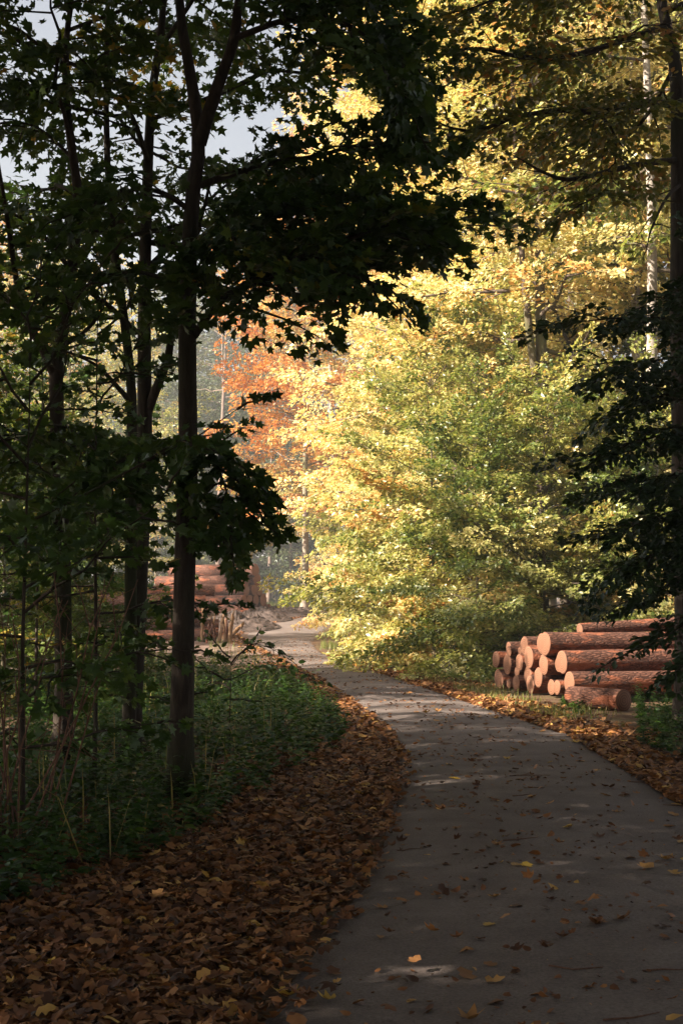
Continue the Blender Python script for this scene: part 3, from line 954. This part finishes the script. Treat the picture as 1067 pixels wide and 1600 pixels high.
fb = make_tree("far_tree", "dusky green tree closing the view where the road ends", "tree", at(455, 108), 13, .16, .03, 36, 4.2, M['far'], M['bark_brown'], leaf=.24, per_m=26, n_sec=8, seed=170, tint=.35,
               group="hazy far trees", elev=(0, 50))
for px, d, rz, s, lab in [(380, 114, 1.2, 1.15, "dusky tree behind the far log ends"), (520, 116, 2.5, 1.1, "dusky tree half hidden by the golden end bush"), (300, 112, 3.3, 1.2, "dusky tree behind the near maple trunk"),
                          (220, 110, 4.5, 1.2, "dusky tree behind the big far log stack"), (120, 108, 5.7, 1.25, "dusky tree behind the yard, left of the twin-stemmed maple"), (20, 104, .6, 1.25, "dusky tree behind the yard at the left edge"),
                          (430, 132, 2.0, 1.6, "tall grey-green tree at the far end of the view"), (340, 136, 4.0, 1.6, "tall grey-green tree far behind the pines"), (600, 125, 4.8, 1.5, "far tree behind the right-hand wood"),
                          (390, 140, 5.0, 2.3, "tallest grey tree on the skyline left of the copper beech"), (310, 144, 1.0, 2.2, "skyline tree seen right of the nearest maple trunk"), (470, 142, 3.0, 2.3, "skyline tree behind the copper beech"), (240, 140, 2.2, 2.0, "skyline tree behind the twin-stemmed maple")]:
    x, y = at(px, d)
    copy_tree(fb, (x, y, .1), rz, s, lab)

# ------------------------------------------------------------------ logs
def log_mesh(L, r, seed, bend=.012, n=15, sides=22):
    rng = np.random.default_rng(int(seed * 100))
    x = np.linspace(0, L, n)
    a = np.linspace(0, 2 * np.pi, sides, endpoint=False)
    rr = r * (1 - .05 * x / L)[:, None] * (1 + .03 * np.sin(2 * a + seed)[None, :] + .02 * np.sin(3 * a + 2 * seed)[None, :] + rng.normal(size=(n, sides)) * .012)
    ce = np.stack([x, bend * L * np.sin(np.pi * x / L) * math.sin(seed), bend * L * np.sin(np.pi * x / L) * .3 * math.cos(seed)], -1)
    ce[:, 1:] -= ce[0, 1:]
    V = np.stack([np.repeat(ce[:, 0:1], sides, 1), ce[:, 1:2] + rr * np.cos(a), ce[:, 2:3] + rr * np.sin(a)], -1)
    i = np.arange(n - 1)[:, None] * sides
    j = np.arange(sides)[None, :]
    k = (j + 1) % sides
    A, B, C, D = i + j, i + k, i + sides + k, i + sides + j
    T = np.concatenate([np.stack([A, B, C], -1).reshape(-1, 3), np.stack([A, C, D], -1).reshape(-1, 3)])
    bark = mesh_from("log", V.reshape(-1, 3), T, True, None, (M['log_bark'],))
    ends = []
    for e, s in ((0, -1), (n - 1, 1)):
        c = ce[e] + [s * .004, 0, 0]
        ring = V[e] * 1.0
        inner = ce[e] + (ring - ce[e]) * .93 + [s * .006, 0, 0]
        Vv = np.vstack([ring, inner, [c + [s * .006, 0, 0]]])
        tr = []
        for q in range(sides):
            q2 = (q + 1) % sides
            tr += [[q, q2, sides + q2], [q, sides + q2, sides + q], [sides + q, sides + q2, 2 * sides]]
        tr = np.array(tr)
        ends.append(mesh_from("cut_end", Vv, tr if s > 0 else tr[:, ::-1], False, None, (M['cut'],)))
    return bark, ends


def make_log(loc, yaw, L, r, seed, label, group, pitch=0.0):
    bark, ends = log_mesh(L, r, seed)
    o = link("log", bark)
    o.location = loc
    o.rotation_euler = (seed * 0.0, -pitch, yaw)
    tag(o, label, "log", group)
    for e in ends:
        link("cut_end", e, o)
    return o


def settle(c, iters=400):
    """push overlapping circles (w, z, r) apart, resting on z = 0"""
    c = np.array(c, float)
    for _ in range(iters):
        for i in range(len(c)):
            for j in range(i + 1, len(c)):
                d = c[j, :2] - c[i, :2]
                q = np.hypot(*d)
                o = c[i, 2] + c[j, 2] + .004 - q
                if o > 0:
                    u = d / max(q, 1e-6)
                    wi, wj = c[j, 2] ** 2, c[i, 2] ** 2
                    c[i, :2] -= u * o * .5 * wi / (wi + wj) * 1.6
                    c[j, :2] += u * o * .5 * wj / (wi + wj) * 1.6
        c[:, 1] = np.maximum(c[:, 1], c[:, 2] + .02)
    return c


AX = norm(np.array([.955, .295, 0]))                       # log axis, running right and away
WD = np.array([-AX[1], AX[0], 0])                        # across the stack, running away
O0 = np.array([(893 - 533.5) / F_PX * 21.6, 21.6, 0])
raw = []                                                 # (crop x, crop y, height, long?) read off the photograph's log ends
for cxp, cyp, hp, off in [(195, 412, 55, .25), (210, 477, 85, .05), (245, 335, 60, .1), (275, 347, 50, .0), (230, 385, 80, .0), (252, 415, 95, .05), (245, 480, 80, .0), (283, 400, 50, .12), (282, 490, 45, .0),
                          (308, 372, 45, .1), (330, 335, 85, .1), (352, 365, 105, .0), (325, 420, 80, .05), (298, 440, 50, .1), (312, 490, 75, .0), (350, 460, 90, .1), (367, 495, 85, .0), (393, 320, 100, .1),
                          (447, 308, 112, .0), (395, 485, 90, .0), (405, 400, 60, .1), (430, 410, 92, .0), (425, 495, 75, .1), (455, 495, 70, .1), (468, 410, 80, .15), (487, 450, 70, .2), (507, 400, 110, .0),
                          (515, 500, 80, .15), (545, 487, 104, .0)]:
    px, py = 700 + cxp / 2.907, 900 + cyp / 2.907
    hpx = hp / 2.907
    # meet the view ray with the upright plane of the log ends
    c0 = P(px, py, 10.0)
    dr = c0 - np.array([0, 0, CAM_H])
    o = O0
    t = np.dot(o - np.array([0, 0, CAM_H]), AX) / np.dot(dr, AX)
    hit = np.array([0, 0, CAM_H]) + dr * t
    w = np.dot(hit - O0, WD)
    raw.append((w, hit[2], hpx / F_PX * hit[1] / 2 * .97, off))
cc = settle([(w, z, r) for w, z, r, _ in raw])
order = sorted(range(len(cc)), key=lambda i: -cc[i, 0])
ordn = ["first", "second", "third", "fourth", "fifth", "sixth", "seventh", "eighth", "ninth", "tenth", "eleventh", "twelfth", "thirteenth", "fourteenth", "fifteenth", "sixteenth", "seventeenth", "eighteenth"]
rows = {0: [], 1: [], 2: []}
for i in order:
    z = cc[i, 1]
    rows[0 if z < .30 else (1 if z < .68 else 2)].append(i)
rown = {0: "bottom", 1: "middle", 2: "top"}
rs = np.random.default_rng(5)
for rw, ids in rows.items():
    for k, i in enumerate(ids):
        w, z, r = cc[i]
        p = O0 + WD * w + UP * z + AX * (raw[i][3] + rs.uniform(-.03, .03))
        big = "thick" if r > .18 else ("thin" if r < .11 else "medium")
        lab = f"{big} log of the roadside stack, {ordn[k]} end from the left, {rown[rw]} layer"
        make_log(p, math.atan2(AX[1], AX[0]) + rs.normal() * .012, 4.6 + rs.uniform(-.3, .3), r, 3 + i * 1.37, lab, "logs stacked right of the road", rs.normal() * .004)
a0 = P(905, 984, 23.4)
make_log(a0, math.radians(16), 3.6, .11, 77.7, "slender log lying slanted on top of the roadside stack", "logs stacked right of the road", .06)
e0 = G(975, 1112)
e0[2] = .155
make_log(np.array([e0[0] - .03, e0[1] - .1, .16]), math.radians(180 - 55), 1.0, .155, 88.1, "short log section lying alone in front of the roadside stack", "logs stacked right of the road")

# far stacks in the log yard
rs = np.random.default_rng(15)


def far_stack(origin, yaw, cols, rowsn, L, group, where, r0=.2, jit=.25):
    ax = np.array([math.cos(yaw), math.sin(yaw), 0])
    ac = np.array([-ax[1], ax[0], 0])
    z = 0.0
    for rI in range(rowsn):
        n = cols - rI
        for c in range(n):
            r = r0 * rs.uniform(.8, 1.15)
            p = np.array([origin[0], origin[1], 0]) + ac * ((c + rI * .5) * r0 * 2.1) + UP * (r0 + rI * r0 * 1.72 + float(rise(origin[1]))) + ax * rs.uniform(-jit, jit)
            lab = f"log of {where}, {ordn[rI]} layer up, {ordn[c]} from front"
            make_log(p, yaw + rs.normal() * .015, L * rs.uniform(.93, 1.05), r, 200 + rs.random() * 50, lab, group, rs.normal() * .005)


s1 = G(232, 1008)
far_stack((s1[0] - 3.1, s1[1] + 1.0), math.radians(6), 6, 5, 4.5, "logs of the big far stack", "the big far stack", .19, .38)
s2 = G(425, 961)
far_stack((s2[0] - .2, s2[1] - .5), math.radians(180 - 30), 5, 5, 4.2, "logs of the far stack by the soil heap", "the orange-ended stack by the soil heap", .23, .15)
q = G(393, 966)
make_log((q[0], q[1], q[2] + .24), math.radians(180 - 30), 2.5, .24, 301.3, "single log with a round orange end in front of the far stack", "logs of the far stack by the soil heap")
q = G(455, 960)
make_log((q[0] + .3, q[1] + 1, q[2] + .14), math.radians(177), 4.0, .14, 305.3, "long thin log on the ground beyond the soil heap", "logs of the far stack by the soil heap")

# splintered wood standing at the end of the far stack
rs = np.random.default_rng(25)
for k in range(17):
    px = rs.uniform(316, 362)
    d = s1[1] + rs.uniform(.2, 2.0)
    p0 = P(px, 980, d)
    h = rs.uniform(.5, 1.25) * (1.15 if px < 350 else .8)
    w, th = rs.uniform(.05, .17), rs.uniform(.03, .07)
    n = 9
    zz = np.linspace(0, h, n)
    V, T = [], []
    bx_, by_ = rs.normal() * .10, rs.normal() * .10
    for i in range(n):
        f = (1 - .45 * (i / n) ** 2) * rs.uniform(.75, 1.15)
        q = i / (n - 1)
        for sx, sy in ((-1, -1), (1, -1), (1, 1), (-1, 1)):
            V.append([sx * w / 2 * f + bx_ * q * q + rs.normal() * .012, sy * th / 2 * f + by_ * q * q + rs.normal() * .009, zz[i] + (rs.uniform(-.22, .10) if i == n - 1 else 0)])
    for i in range(n - 1):
        for s in range(4):
            a_, b_ = i * 4 + s, i * 4 + (s + 1) % 4
            T += [[a_, b_, b_ + 4], [a_, b_ + 4, a_ + 4]]
    e = (n - 1) * 4
    T += [[e, e + 1, e + 2], [e, e + 2, e + 3], [0, 2, 1], [0, 3, 2]]
    o = link("splintered_plank", mesh_from("splintered_plank", V, T, False, None, (M['wood_split'] if k % 3 else M['log_bark'],)))
    o.location = (p0[0], d, float(rise(d)) - .06)
    o.rotation_euler = (rs.normal() * .22, rs.normal() * .30, rs.uniform(-1.5, 1.5))
    tag(o, "splintered upright piece of wood at the end of the big far stack", "wood splinter", "splintered wood at the far stack")

# ------------------------------------------------------------------ undergrowth
def weeds(name, label, region, n, h, leaf, seed, mat, shape=OVAL8, pairs=7, tint=.5):
    rng = np.random.default_rng(seed)
    pts = region(rng, n)
    n = len(pts)
    hh = h * rng.uniform(.35, 1.1, n) * pts[:, 2] * (.85 + .45 * wav(pts[:, 0], pts[:, 1], .45, seed))
    lean = rng.normal(size=(n, 2)) * .16
    base = np.stack([pts[:, 0], pts[:, 1], ground_z(pts[:, 0], pts[:, 1])], -1)
    tip = base + np.stack([lean[:, 0] * hh, lean[:, 1] * hh, hh], -1)
    m = pairs * 2
    t = np.repeat(np.linspace(.22, 1, pairs), 2)[None, :] + rng.normal(size=(n, m)) * .03
    pos = base[:, None] + (tip - base)[:, None] * t[..., None]
    az = (rng.random((n, 1)) * 6.28 + np.arange(m)[None, :] // 2 * 1.57 + (np.arange(m)[None, :] % 2) * math.pi + rng.normal(size=(n, m)) * .3)
    ax = np.stack([np.cos(az), np.sin(az), .25 + rng.normal(size=(n, m)) * .25 - .3 * t], -1)
    nr = np.stack([-np.cos(az) * .2, -np.sin(az) * .2, np.ones_like(az)], -1) + rng.normal(size=(n, m, 3)) * .3
    sz = leaf * (1.25 - .55 * t) * rng.uniform(.7, 1.25, (n, m))
    ti = tint + rng.normal(size=(n, 1)) * .16 + rng.normal(size=(n, m)) * .1
    V, T = leaf_arrays(shape, pos.reshape(-1, 3), ax.reshape(-1, 3), nr.reshape(-1, 3), sz.ravel())
    tt = np.repeat(np.clip(ti.ravel(), 0, 1), len(shape[1]))
    # stems as thin three-sided spikes
    a = np.array([0, 2.09, 4.19])
    B = base[:, None] + .004 * np.stack([np.cos(a), np.sin(a), a * 0], -1)[None]
    SV = np.concatenate([B, tip[:, None]], 1).reshape(-1, 3)
    k = np.arange(n)[:, None, None] * 4
    ST_ = (np.array([[0, 1, 3], [1, 2, 3], [2, 0, 3]])[None] + k).reshape(-1, 3) + len(V)
    me = mesh_from(name, np.concatenate([V, SV]), np.concatenate([T, ST_]), False, np.concatenate([tt, np.full(len(ST_), .35)]), (mat,))
    return tag(link(name, me), label, "undergrowth", None, "stuff")


def reg_left(rng, n):
    y = rng.uniform(5.2, 27, n * 3)
    edge = lx(y) - np.interp(y, [5.2, 6.8, 7.6, 8.9, 11.5, 14, 16, 19, 23, 27], [1.75, 1.6, 1.4, 1.2, 1.0, .62, .38, .3, .35, .5])
    x = edge - rng.random(n * 3) ** 1.1 * np.interp(y, [5, 27], [2.2, 5.0]) - .25 * np.abs(wav(y, y * 0, .6, 2))
    k = np.minimum(np.interp(y, [5, 9, 13], [.45, .7, 1]), .3 + (edge - x) / .9)
    ok = (wav(x, y, .9, 6) > -.55)
    return np.stack([x, y, k], -1)[ok][:n]


def reg_right(rng, n):
    y = rng.uniform(9.5, 21.5, n * 3)
    edge = np.interp(y, [9.5, 13, 16, 19, 21.5], [3.5, 3.35, 3.15, 3.15, 3.2])
    x = edge + rng.random(n * 3) * 2.6
    k = np.minimum(1, .35 + (x - edge) / .9)
    ok = np.hypot(x - 4.4, (y - 20.2) * .8) > .7
    ok &= ~((y > 20.2) & (x > 3.5))
    pxx = 533 + x / y * F_PX
    ok &= ~((y > 15.5) & (pxx > 905) & (pxx < 992))
    return np.stack([x, y, k], -1)[ok][:n]


weeds("undergrowth", "thick green nettles and seedlings on the left verge", reg_left, 3000, .62, .085, 301, M['weed'], tint=.45)
weeds("undergrowth", "dark green ground plants below the right-hand dark tree", reg_right, 1200, .42, .075, 302, M['weed'], tint=.35)


def reg_yard(rng, n):
    y = rng.uniform(28, 50, n)
    x = -rng.uniform(.10, .25, n) * y + .4
    x = np.minimum(x, lx(y) - .6)
    return np.stack([x, y, np.ones(n) * .8], -1)[wav(x, y, 1.6, 4) > -.1]


weeds("undergrowth", "sunlit weeds on the edge of the log yard", reg_yard, 1200, .34, .10, 303, M['weed'], OVAL4, tint=.75)


def grass(name, label, region, n, h, seed, tint=.6):
    rng = np.random.default_rng(seed)
    pts = region(rng, n)
    n = len(pts)
    az = rng.random(n) * 6.28
    base = np.stack([pts[:, 0], pts[:, 1], ground_z(pts[:, 0], pts[:, 1]) - .01], -1)
    hh = h * rng.uniform(.5, 1.2, n)
    sd = np.stack([np.cos(az), np.sin(az), az * 0], -1)
    out = np.stack([-np.sin(az), np.cos(az), az * 0], -1) * rng.normal(size=(n, 1)) * .45
    wv = .005
    V = np.stack([base - sd * wv, base + sd * wv, base + UP * hh[:, None] * .6 + out * hh[:, None] * .4 + sd * wv * .7, base + UP * hh[:, None] * .6 + out * hh[:, None] * .4 - sd * wv * .7, base + UP * hh[:, None] * .9 + out * hh[:, None]], 1)
    T = np.array([[0, 1, 2], [0, 2, 3], [3, 2, 4]])[None] + np.arange(n)[:, None, None] * 5
    ti = np.repeat(np.clip(tint + rng.normal(size=n) * .25, 0, 1), 3)
    return tag(link(name, mesh_from(name, V.reshape(-1, 3), T.reshape(-1, 3), False, ti, (M['grass'],))), label, "grass", None, "stuff")


def reg_grass(rng, n):
    y = rng.uniform(17.5, 29, n)
    x = rx(y) + .35 + np.abs(rng.normal(size=n)) * .55
    c = wav(x, y, .5, 13)
    return np.stack([x, y], -1)[c > .05]


grass("grass", "short yellowish grass tufts before the roadside log stack", reg_grass, 3000, .15, 311, .7)


def reg_grass2(rng, n):
    y = rng.uniform(33, 70, n)
    x = np.where(rng.random(n) < .4, rx(y) + .15 + rng.random(n) * .5, -.1 - rng.random(n) * .09 * y - .0)
    ok = (x > rx(y)) | (x < lx(y) - .5)
    return np.stack([x, y], -1)[ok & (wav(x, y, 1.2, 3) > 0)]


grass("grass", "sunlit grass along the far road edges and the yard", reg_grass2, 9000, .28, 312, .5)


def reg_grass3(rng, n):
    x = rng.uniform(-7, 0, n)
    y = 68 + rng.random(n) * 5
    return np.stack([x, y], -1)


grass("grass", "strip of green grass where the road meets the far wood", reg_grass3, 2500, .55, 313, .35)



def reg_straw(rng, n):
    y = rng.uniform(8, 22, n)
    x = lx(y) - np.interp(y, [8, 14, 22], [1.5, 1.0, .8]) - rng.random(n) * 2.2
    return np.stack([x, y], -1)


grass("grass", "pale dry stalks among the nettles on the left verge", reg_straw, 170, .7, 314, .85)

# small sapling silhouetted against the sunlit road, left of it
sp = (P(360, 1100, 15.0)[0], 15.0)
SK = dict(t0=.25, droop=.25, width=.32, twig_r=.004, sec_up=-.02)
make_tree("seedling_tree", "small dark seedling with drooping leaf sprays against the sunlit road bend", "sapling", sp, 1.15, .010, .5, 5, .4, M['maple'], M['bark_dark'], leaf=.075, per_m=60, n_sec=4, seed=331, shape=OVAL8, tint=.4,
          limbs=[(PP([(362, 1040, 15), (390, 1008, 14.9), (420, 1012, 14.8), (452, 1030, 14.7)]), .006, 7, .26, 90, SK), (PP([(364, 1060, 15), (410, 1040, 14.8), (450, 1045, 14.6), (500, 1062, 14.4)]), .006, 8, .26, 90, SK)])

# bare reddish stems at the left edge
rng = np.random.default_rng(341)
sb = root("bare_shrub", (*at(28, 9.0), float(ground_z(*at(28, 9.0)))), "bare shrub of thin reddish stems at the left picture edge", "shrub")
for k in range(13):
    w = Wood()
    az, ln = rng.uniform(0, 6.28), rng.uniform(1.3, 2.1)
    q = [np.array([rng.normal() * .09, rng.normal() * .09, -.05])]
    d = norm(np.array([math.cos(az) * .22 + .12, math.sin(az) * .18, 1.0]))
    for s in range(5):
        d = norm(d + rng.normal(size=3) * .09)
        q.append(q[-1] + d * ln / 5)
    w.tube(q, np.linspace(.009, .003, 6), 5)
    for s in (2, 3, 4):
        w.tube([q[s], q[s] + norm(d + rng.normal(size=3) * .6) * .25, q[s] + norm(d + rng.normal(size=3) * .5) * .42], [.004, .003, .0015], 4)
    link("stem", w.mesh("stem", M['stem']), sb)

# ------------------------------------------------------------------ fallen leaves
def litter(name, label, pts, size, seed, tint=.45, lift=.015, shape=CURL6):
    rng = np.random.default_rng(seed)
    n = len(pts)
    az = rng.random(n) * 6.28
    ax = np.stack([np.cos(az), np.sin(az), rng.normal(size=n) * .25], -1)
    nr = np.stack([rng.normal(size=n) * .38, rng.normal(size=n) * .38, np.where(rng.random(n) < .5, 1.0, -1.0)], -1)
    sz = size * (rng.uniform(.55, 1.25, n) if size > .05 else np.clip(np.exp(rng.normal(size=n) * .55) * .75, .25, 2.2))
    off = np.where(nr[:, 2] < 0, sz * .24, sz * .03)
    pos = np.stack([pts[:, 0], pts[:, 1], pts[:, 2] + lift * rng.random(n) * 2 + off], -1) - ax * (sz * .4)[:, None] * [1, 1, 0]
    me = leaf_mesh(name, shape, pos, ax, nr, sz, tint + rng.normal(size=n) * .30, M['litter'])
    return tag(link(name, me), label, "leaf litter", None, "stuff")


rng = np.random.default_rng(351)
y = rng.uniform(3.6, 15, 43000)
inner = np.interp(y, [3.6, 6, 9, 12, 15], [2.6, 2.6, 2.4, 1.9, 1.1])
u = rng.random(len(y))
x = lx(y) + .10 * rng.normal(size=len(y)) - u ** .9 * inner + np.where(rng.random(len(y)) < .05, rng.exponential(.22, len(y)), 0) * (u < .12) * 4
k = rng.random(len(y)) < np.interp(y, [3.6, 6, 15], [.75, .9, .55])
x, y = x[k], y[k]
z = np.where(x > lx(y), road_z(x, y), ground_z(x, y))
sel = rng.random(len(x)) < .4
litter("leaf_litter", "lobed brown leaves of the thick carpet between road and left undergrowth", np.stack([x, y, z], -1)[sel], .066, 352, .36, .03, CURL)
litter("leaf_litter", "ragged brown leaves of the thick carpet between road and left undergrowth", np.stack([x, y, z], -1)[~sel], .068, 356, .40, .035, RAG)

y = np.concatenate([rng.uniform(6, 22, 7000), rng.uniform(20, 36, 9000)])
x = rx(y) + np.abs(rng.normal(size=len(y))) * np.interp(y, [6, 14, 20, 26, 36], [.35, .35, .45, .8, .5]) - .12
k = ~((y > 21) & (y < 24.6) & (x > 2.7 - (y - 21) * .34 + .2))
x, y = x[k], y[k]
z = np.where(x < rx(y), road_z(x, y), ground_z(x, y))
litter("leaf_litter", "band of brown fallen leaves along the right road edge", np.stack([x, y, z], -1), .09, 353, .5, .02)

y = rng.uniform(15, 60, 6000)
x = lx(y) - np.abs(rng.normal(size=len(y))) * .35 + .1
litter("leaf_litter", "thin band of fallen leaves along the far left road edge", np.stack([x, y, np.where(x > lx(y), road_z(x, y), ground_z(x, y))], -1), .09, 354, .5, .02)

y = 3.5 + 40 * rng.random(8500) ** 1.3
u = rng.random(len(y))
x = lx(y) + (rx(y) - lx(y)) * u
k = wav(x, y, .35, 21) + rng.normal(size=len(y)) * .35 > .12
x, y = x[k], y[k]
litter("leaf_crumbs", "small leaf crumbs scattered over the road", np.stack([x, y, road_z(x, y)], -1), .036, 355, .3, .003)["category"] = "leaf litter"

# the leaves on the road that can be told apart
one = [mesh_from("fallen_leaf", s[0] + np.array([[-.4, 0, .02]]), s[1], False, None, (M['litter_one'],)) for s in (CURL, RAG, (OAK[0] * [1, 1, 2], OAK[1]))]
n_one = 0
while n_one < 190:
    yy = 4.6 + 22 * rng.random() ** 1.5
    xx = float(lx(yy)) + (float(rx(yy)) - float(lx(yy))) * (rng.random() if rng.random() < .6 else (1 - rng.random() ** 2))
    if abs(xx / yy) > .245:
        continue
    o = bpy.data.objects.new("fallen_leaf", one[n_one % 3])
    COL.objects.link(o)
    s = rng.uniform(.05, .115)
    o.location = (xx, yy, float(road_z(xx, yy)) + .004)
    o.scale = (s, s, s * rng.uniform(.5, 1.3))
    o.rotation_euler = (rng.normal() * .12, rng.normal() * .12, rng.random() * 6.28)
    f_ = (xx - float(lx(yy))) / (float(rx(yy)) - float(lx(yy)))
    tag(o, "single dry leaf on the " + ("left" if f_ < .35 else ("middle" if f_ < .68 else "right")) + " part of the road, " + ("in the foreground" if yy < 7.5 else ("midway to the logs" if yy < 14 else "near the logs or the bend")), "leaf", "single leaves on the road")
    n_one += 1

for k in range(110):
    yy = rng.uniform(4.7, 7.2)
    xx = float(lx(yy)) - rng.uniform(.1, 1.5)
    if xx / yy < -.245:
        xx = -.245 * yy * rng.random()
    o = bpy.data.objects.new("fallen_leaf", one[k % 2])
    COL.objects.link(o)
    s = rng.uniform(.05, .08)
    o.location = (xx, yy, float(ground_z(xx, yy)) + rng.uniform(.035, .06))
    o.scale = (s, s, s * rng.uniform(.7, 1.4))
    o.rotation_euler = (rng.normal() * .3, rng.normal() * .3, rng.random() * 6.28)
    tag(o, "single dry leaf lying on top of the leaf carpet in the left foreground", "leaf", "single leaves on the leaf carpet")

# twigs on the road
for k in range(26):
    yy = 5 + 16 * rng.random() ** 1.3
    xx = float(lx(yy)) + (float(rx(yy)) - float(lx(yy))) * rng.random()
    w = Wood()
    ln, az = rng.uniform(.08, .3), rng.normal() * .5
    d = np.array([math.cos(az), math.sin(az), 0])
    sd = np.array([-d[1], d[0], 0])
    w.tube([-d * ln / 2, sd * rng.normal() * .02, d * ln / 2 + sd * rng.normal() * .03], [.004, .0035, .002], 5)
    o = link("twig", w.mesh("twig", M['stem']))
    o.location = (xx, yy, float(road_z(xx, yy)) + .004)
    tag(o, "thin dry twig lying on the road", "twig", "twigs on the road")

# ------------------------------------------------------------------ thin autumn haze
m, nt, out = new_mat("haze")
pv = nt.nodes.new("ShaderNodeVolumePrincipled")
pv.inputs["Color"].default_value = (.95, .95, .95, 1)
pv.inputs["Density"].default_value = HAZE
pv.inputs["Anisotropy"].default_value = 0.2
nt.links.new(pv.outputs[0], out.inputs["Volume"])
hz = np.array([[x, y, z] for x in (-720, 720) for y in (-320, 1220) for z in (-1.5, 42)], float)
ht = np.array([[0, 1, 3], [0, 3, 2], [4, 6, 7], [4, 7, 5], [0, 4, 5], [0, 5, 1], [2, 3, 7], [2, 7, 6], [0, 2, 6], [0, 6, 4], [1, 5, 7], [1, 7, 3]])
haze = link("haze", mesh_from("haze", hz, ht, False, None, (m,)))
tag(haze, "thin pale autumn haze filling the wood", kind="stuff")
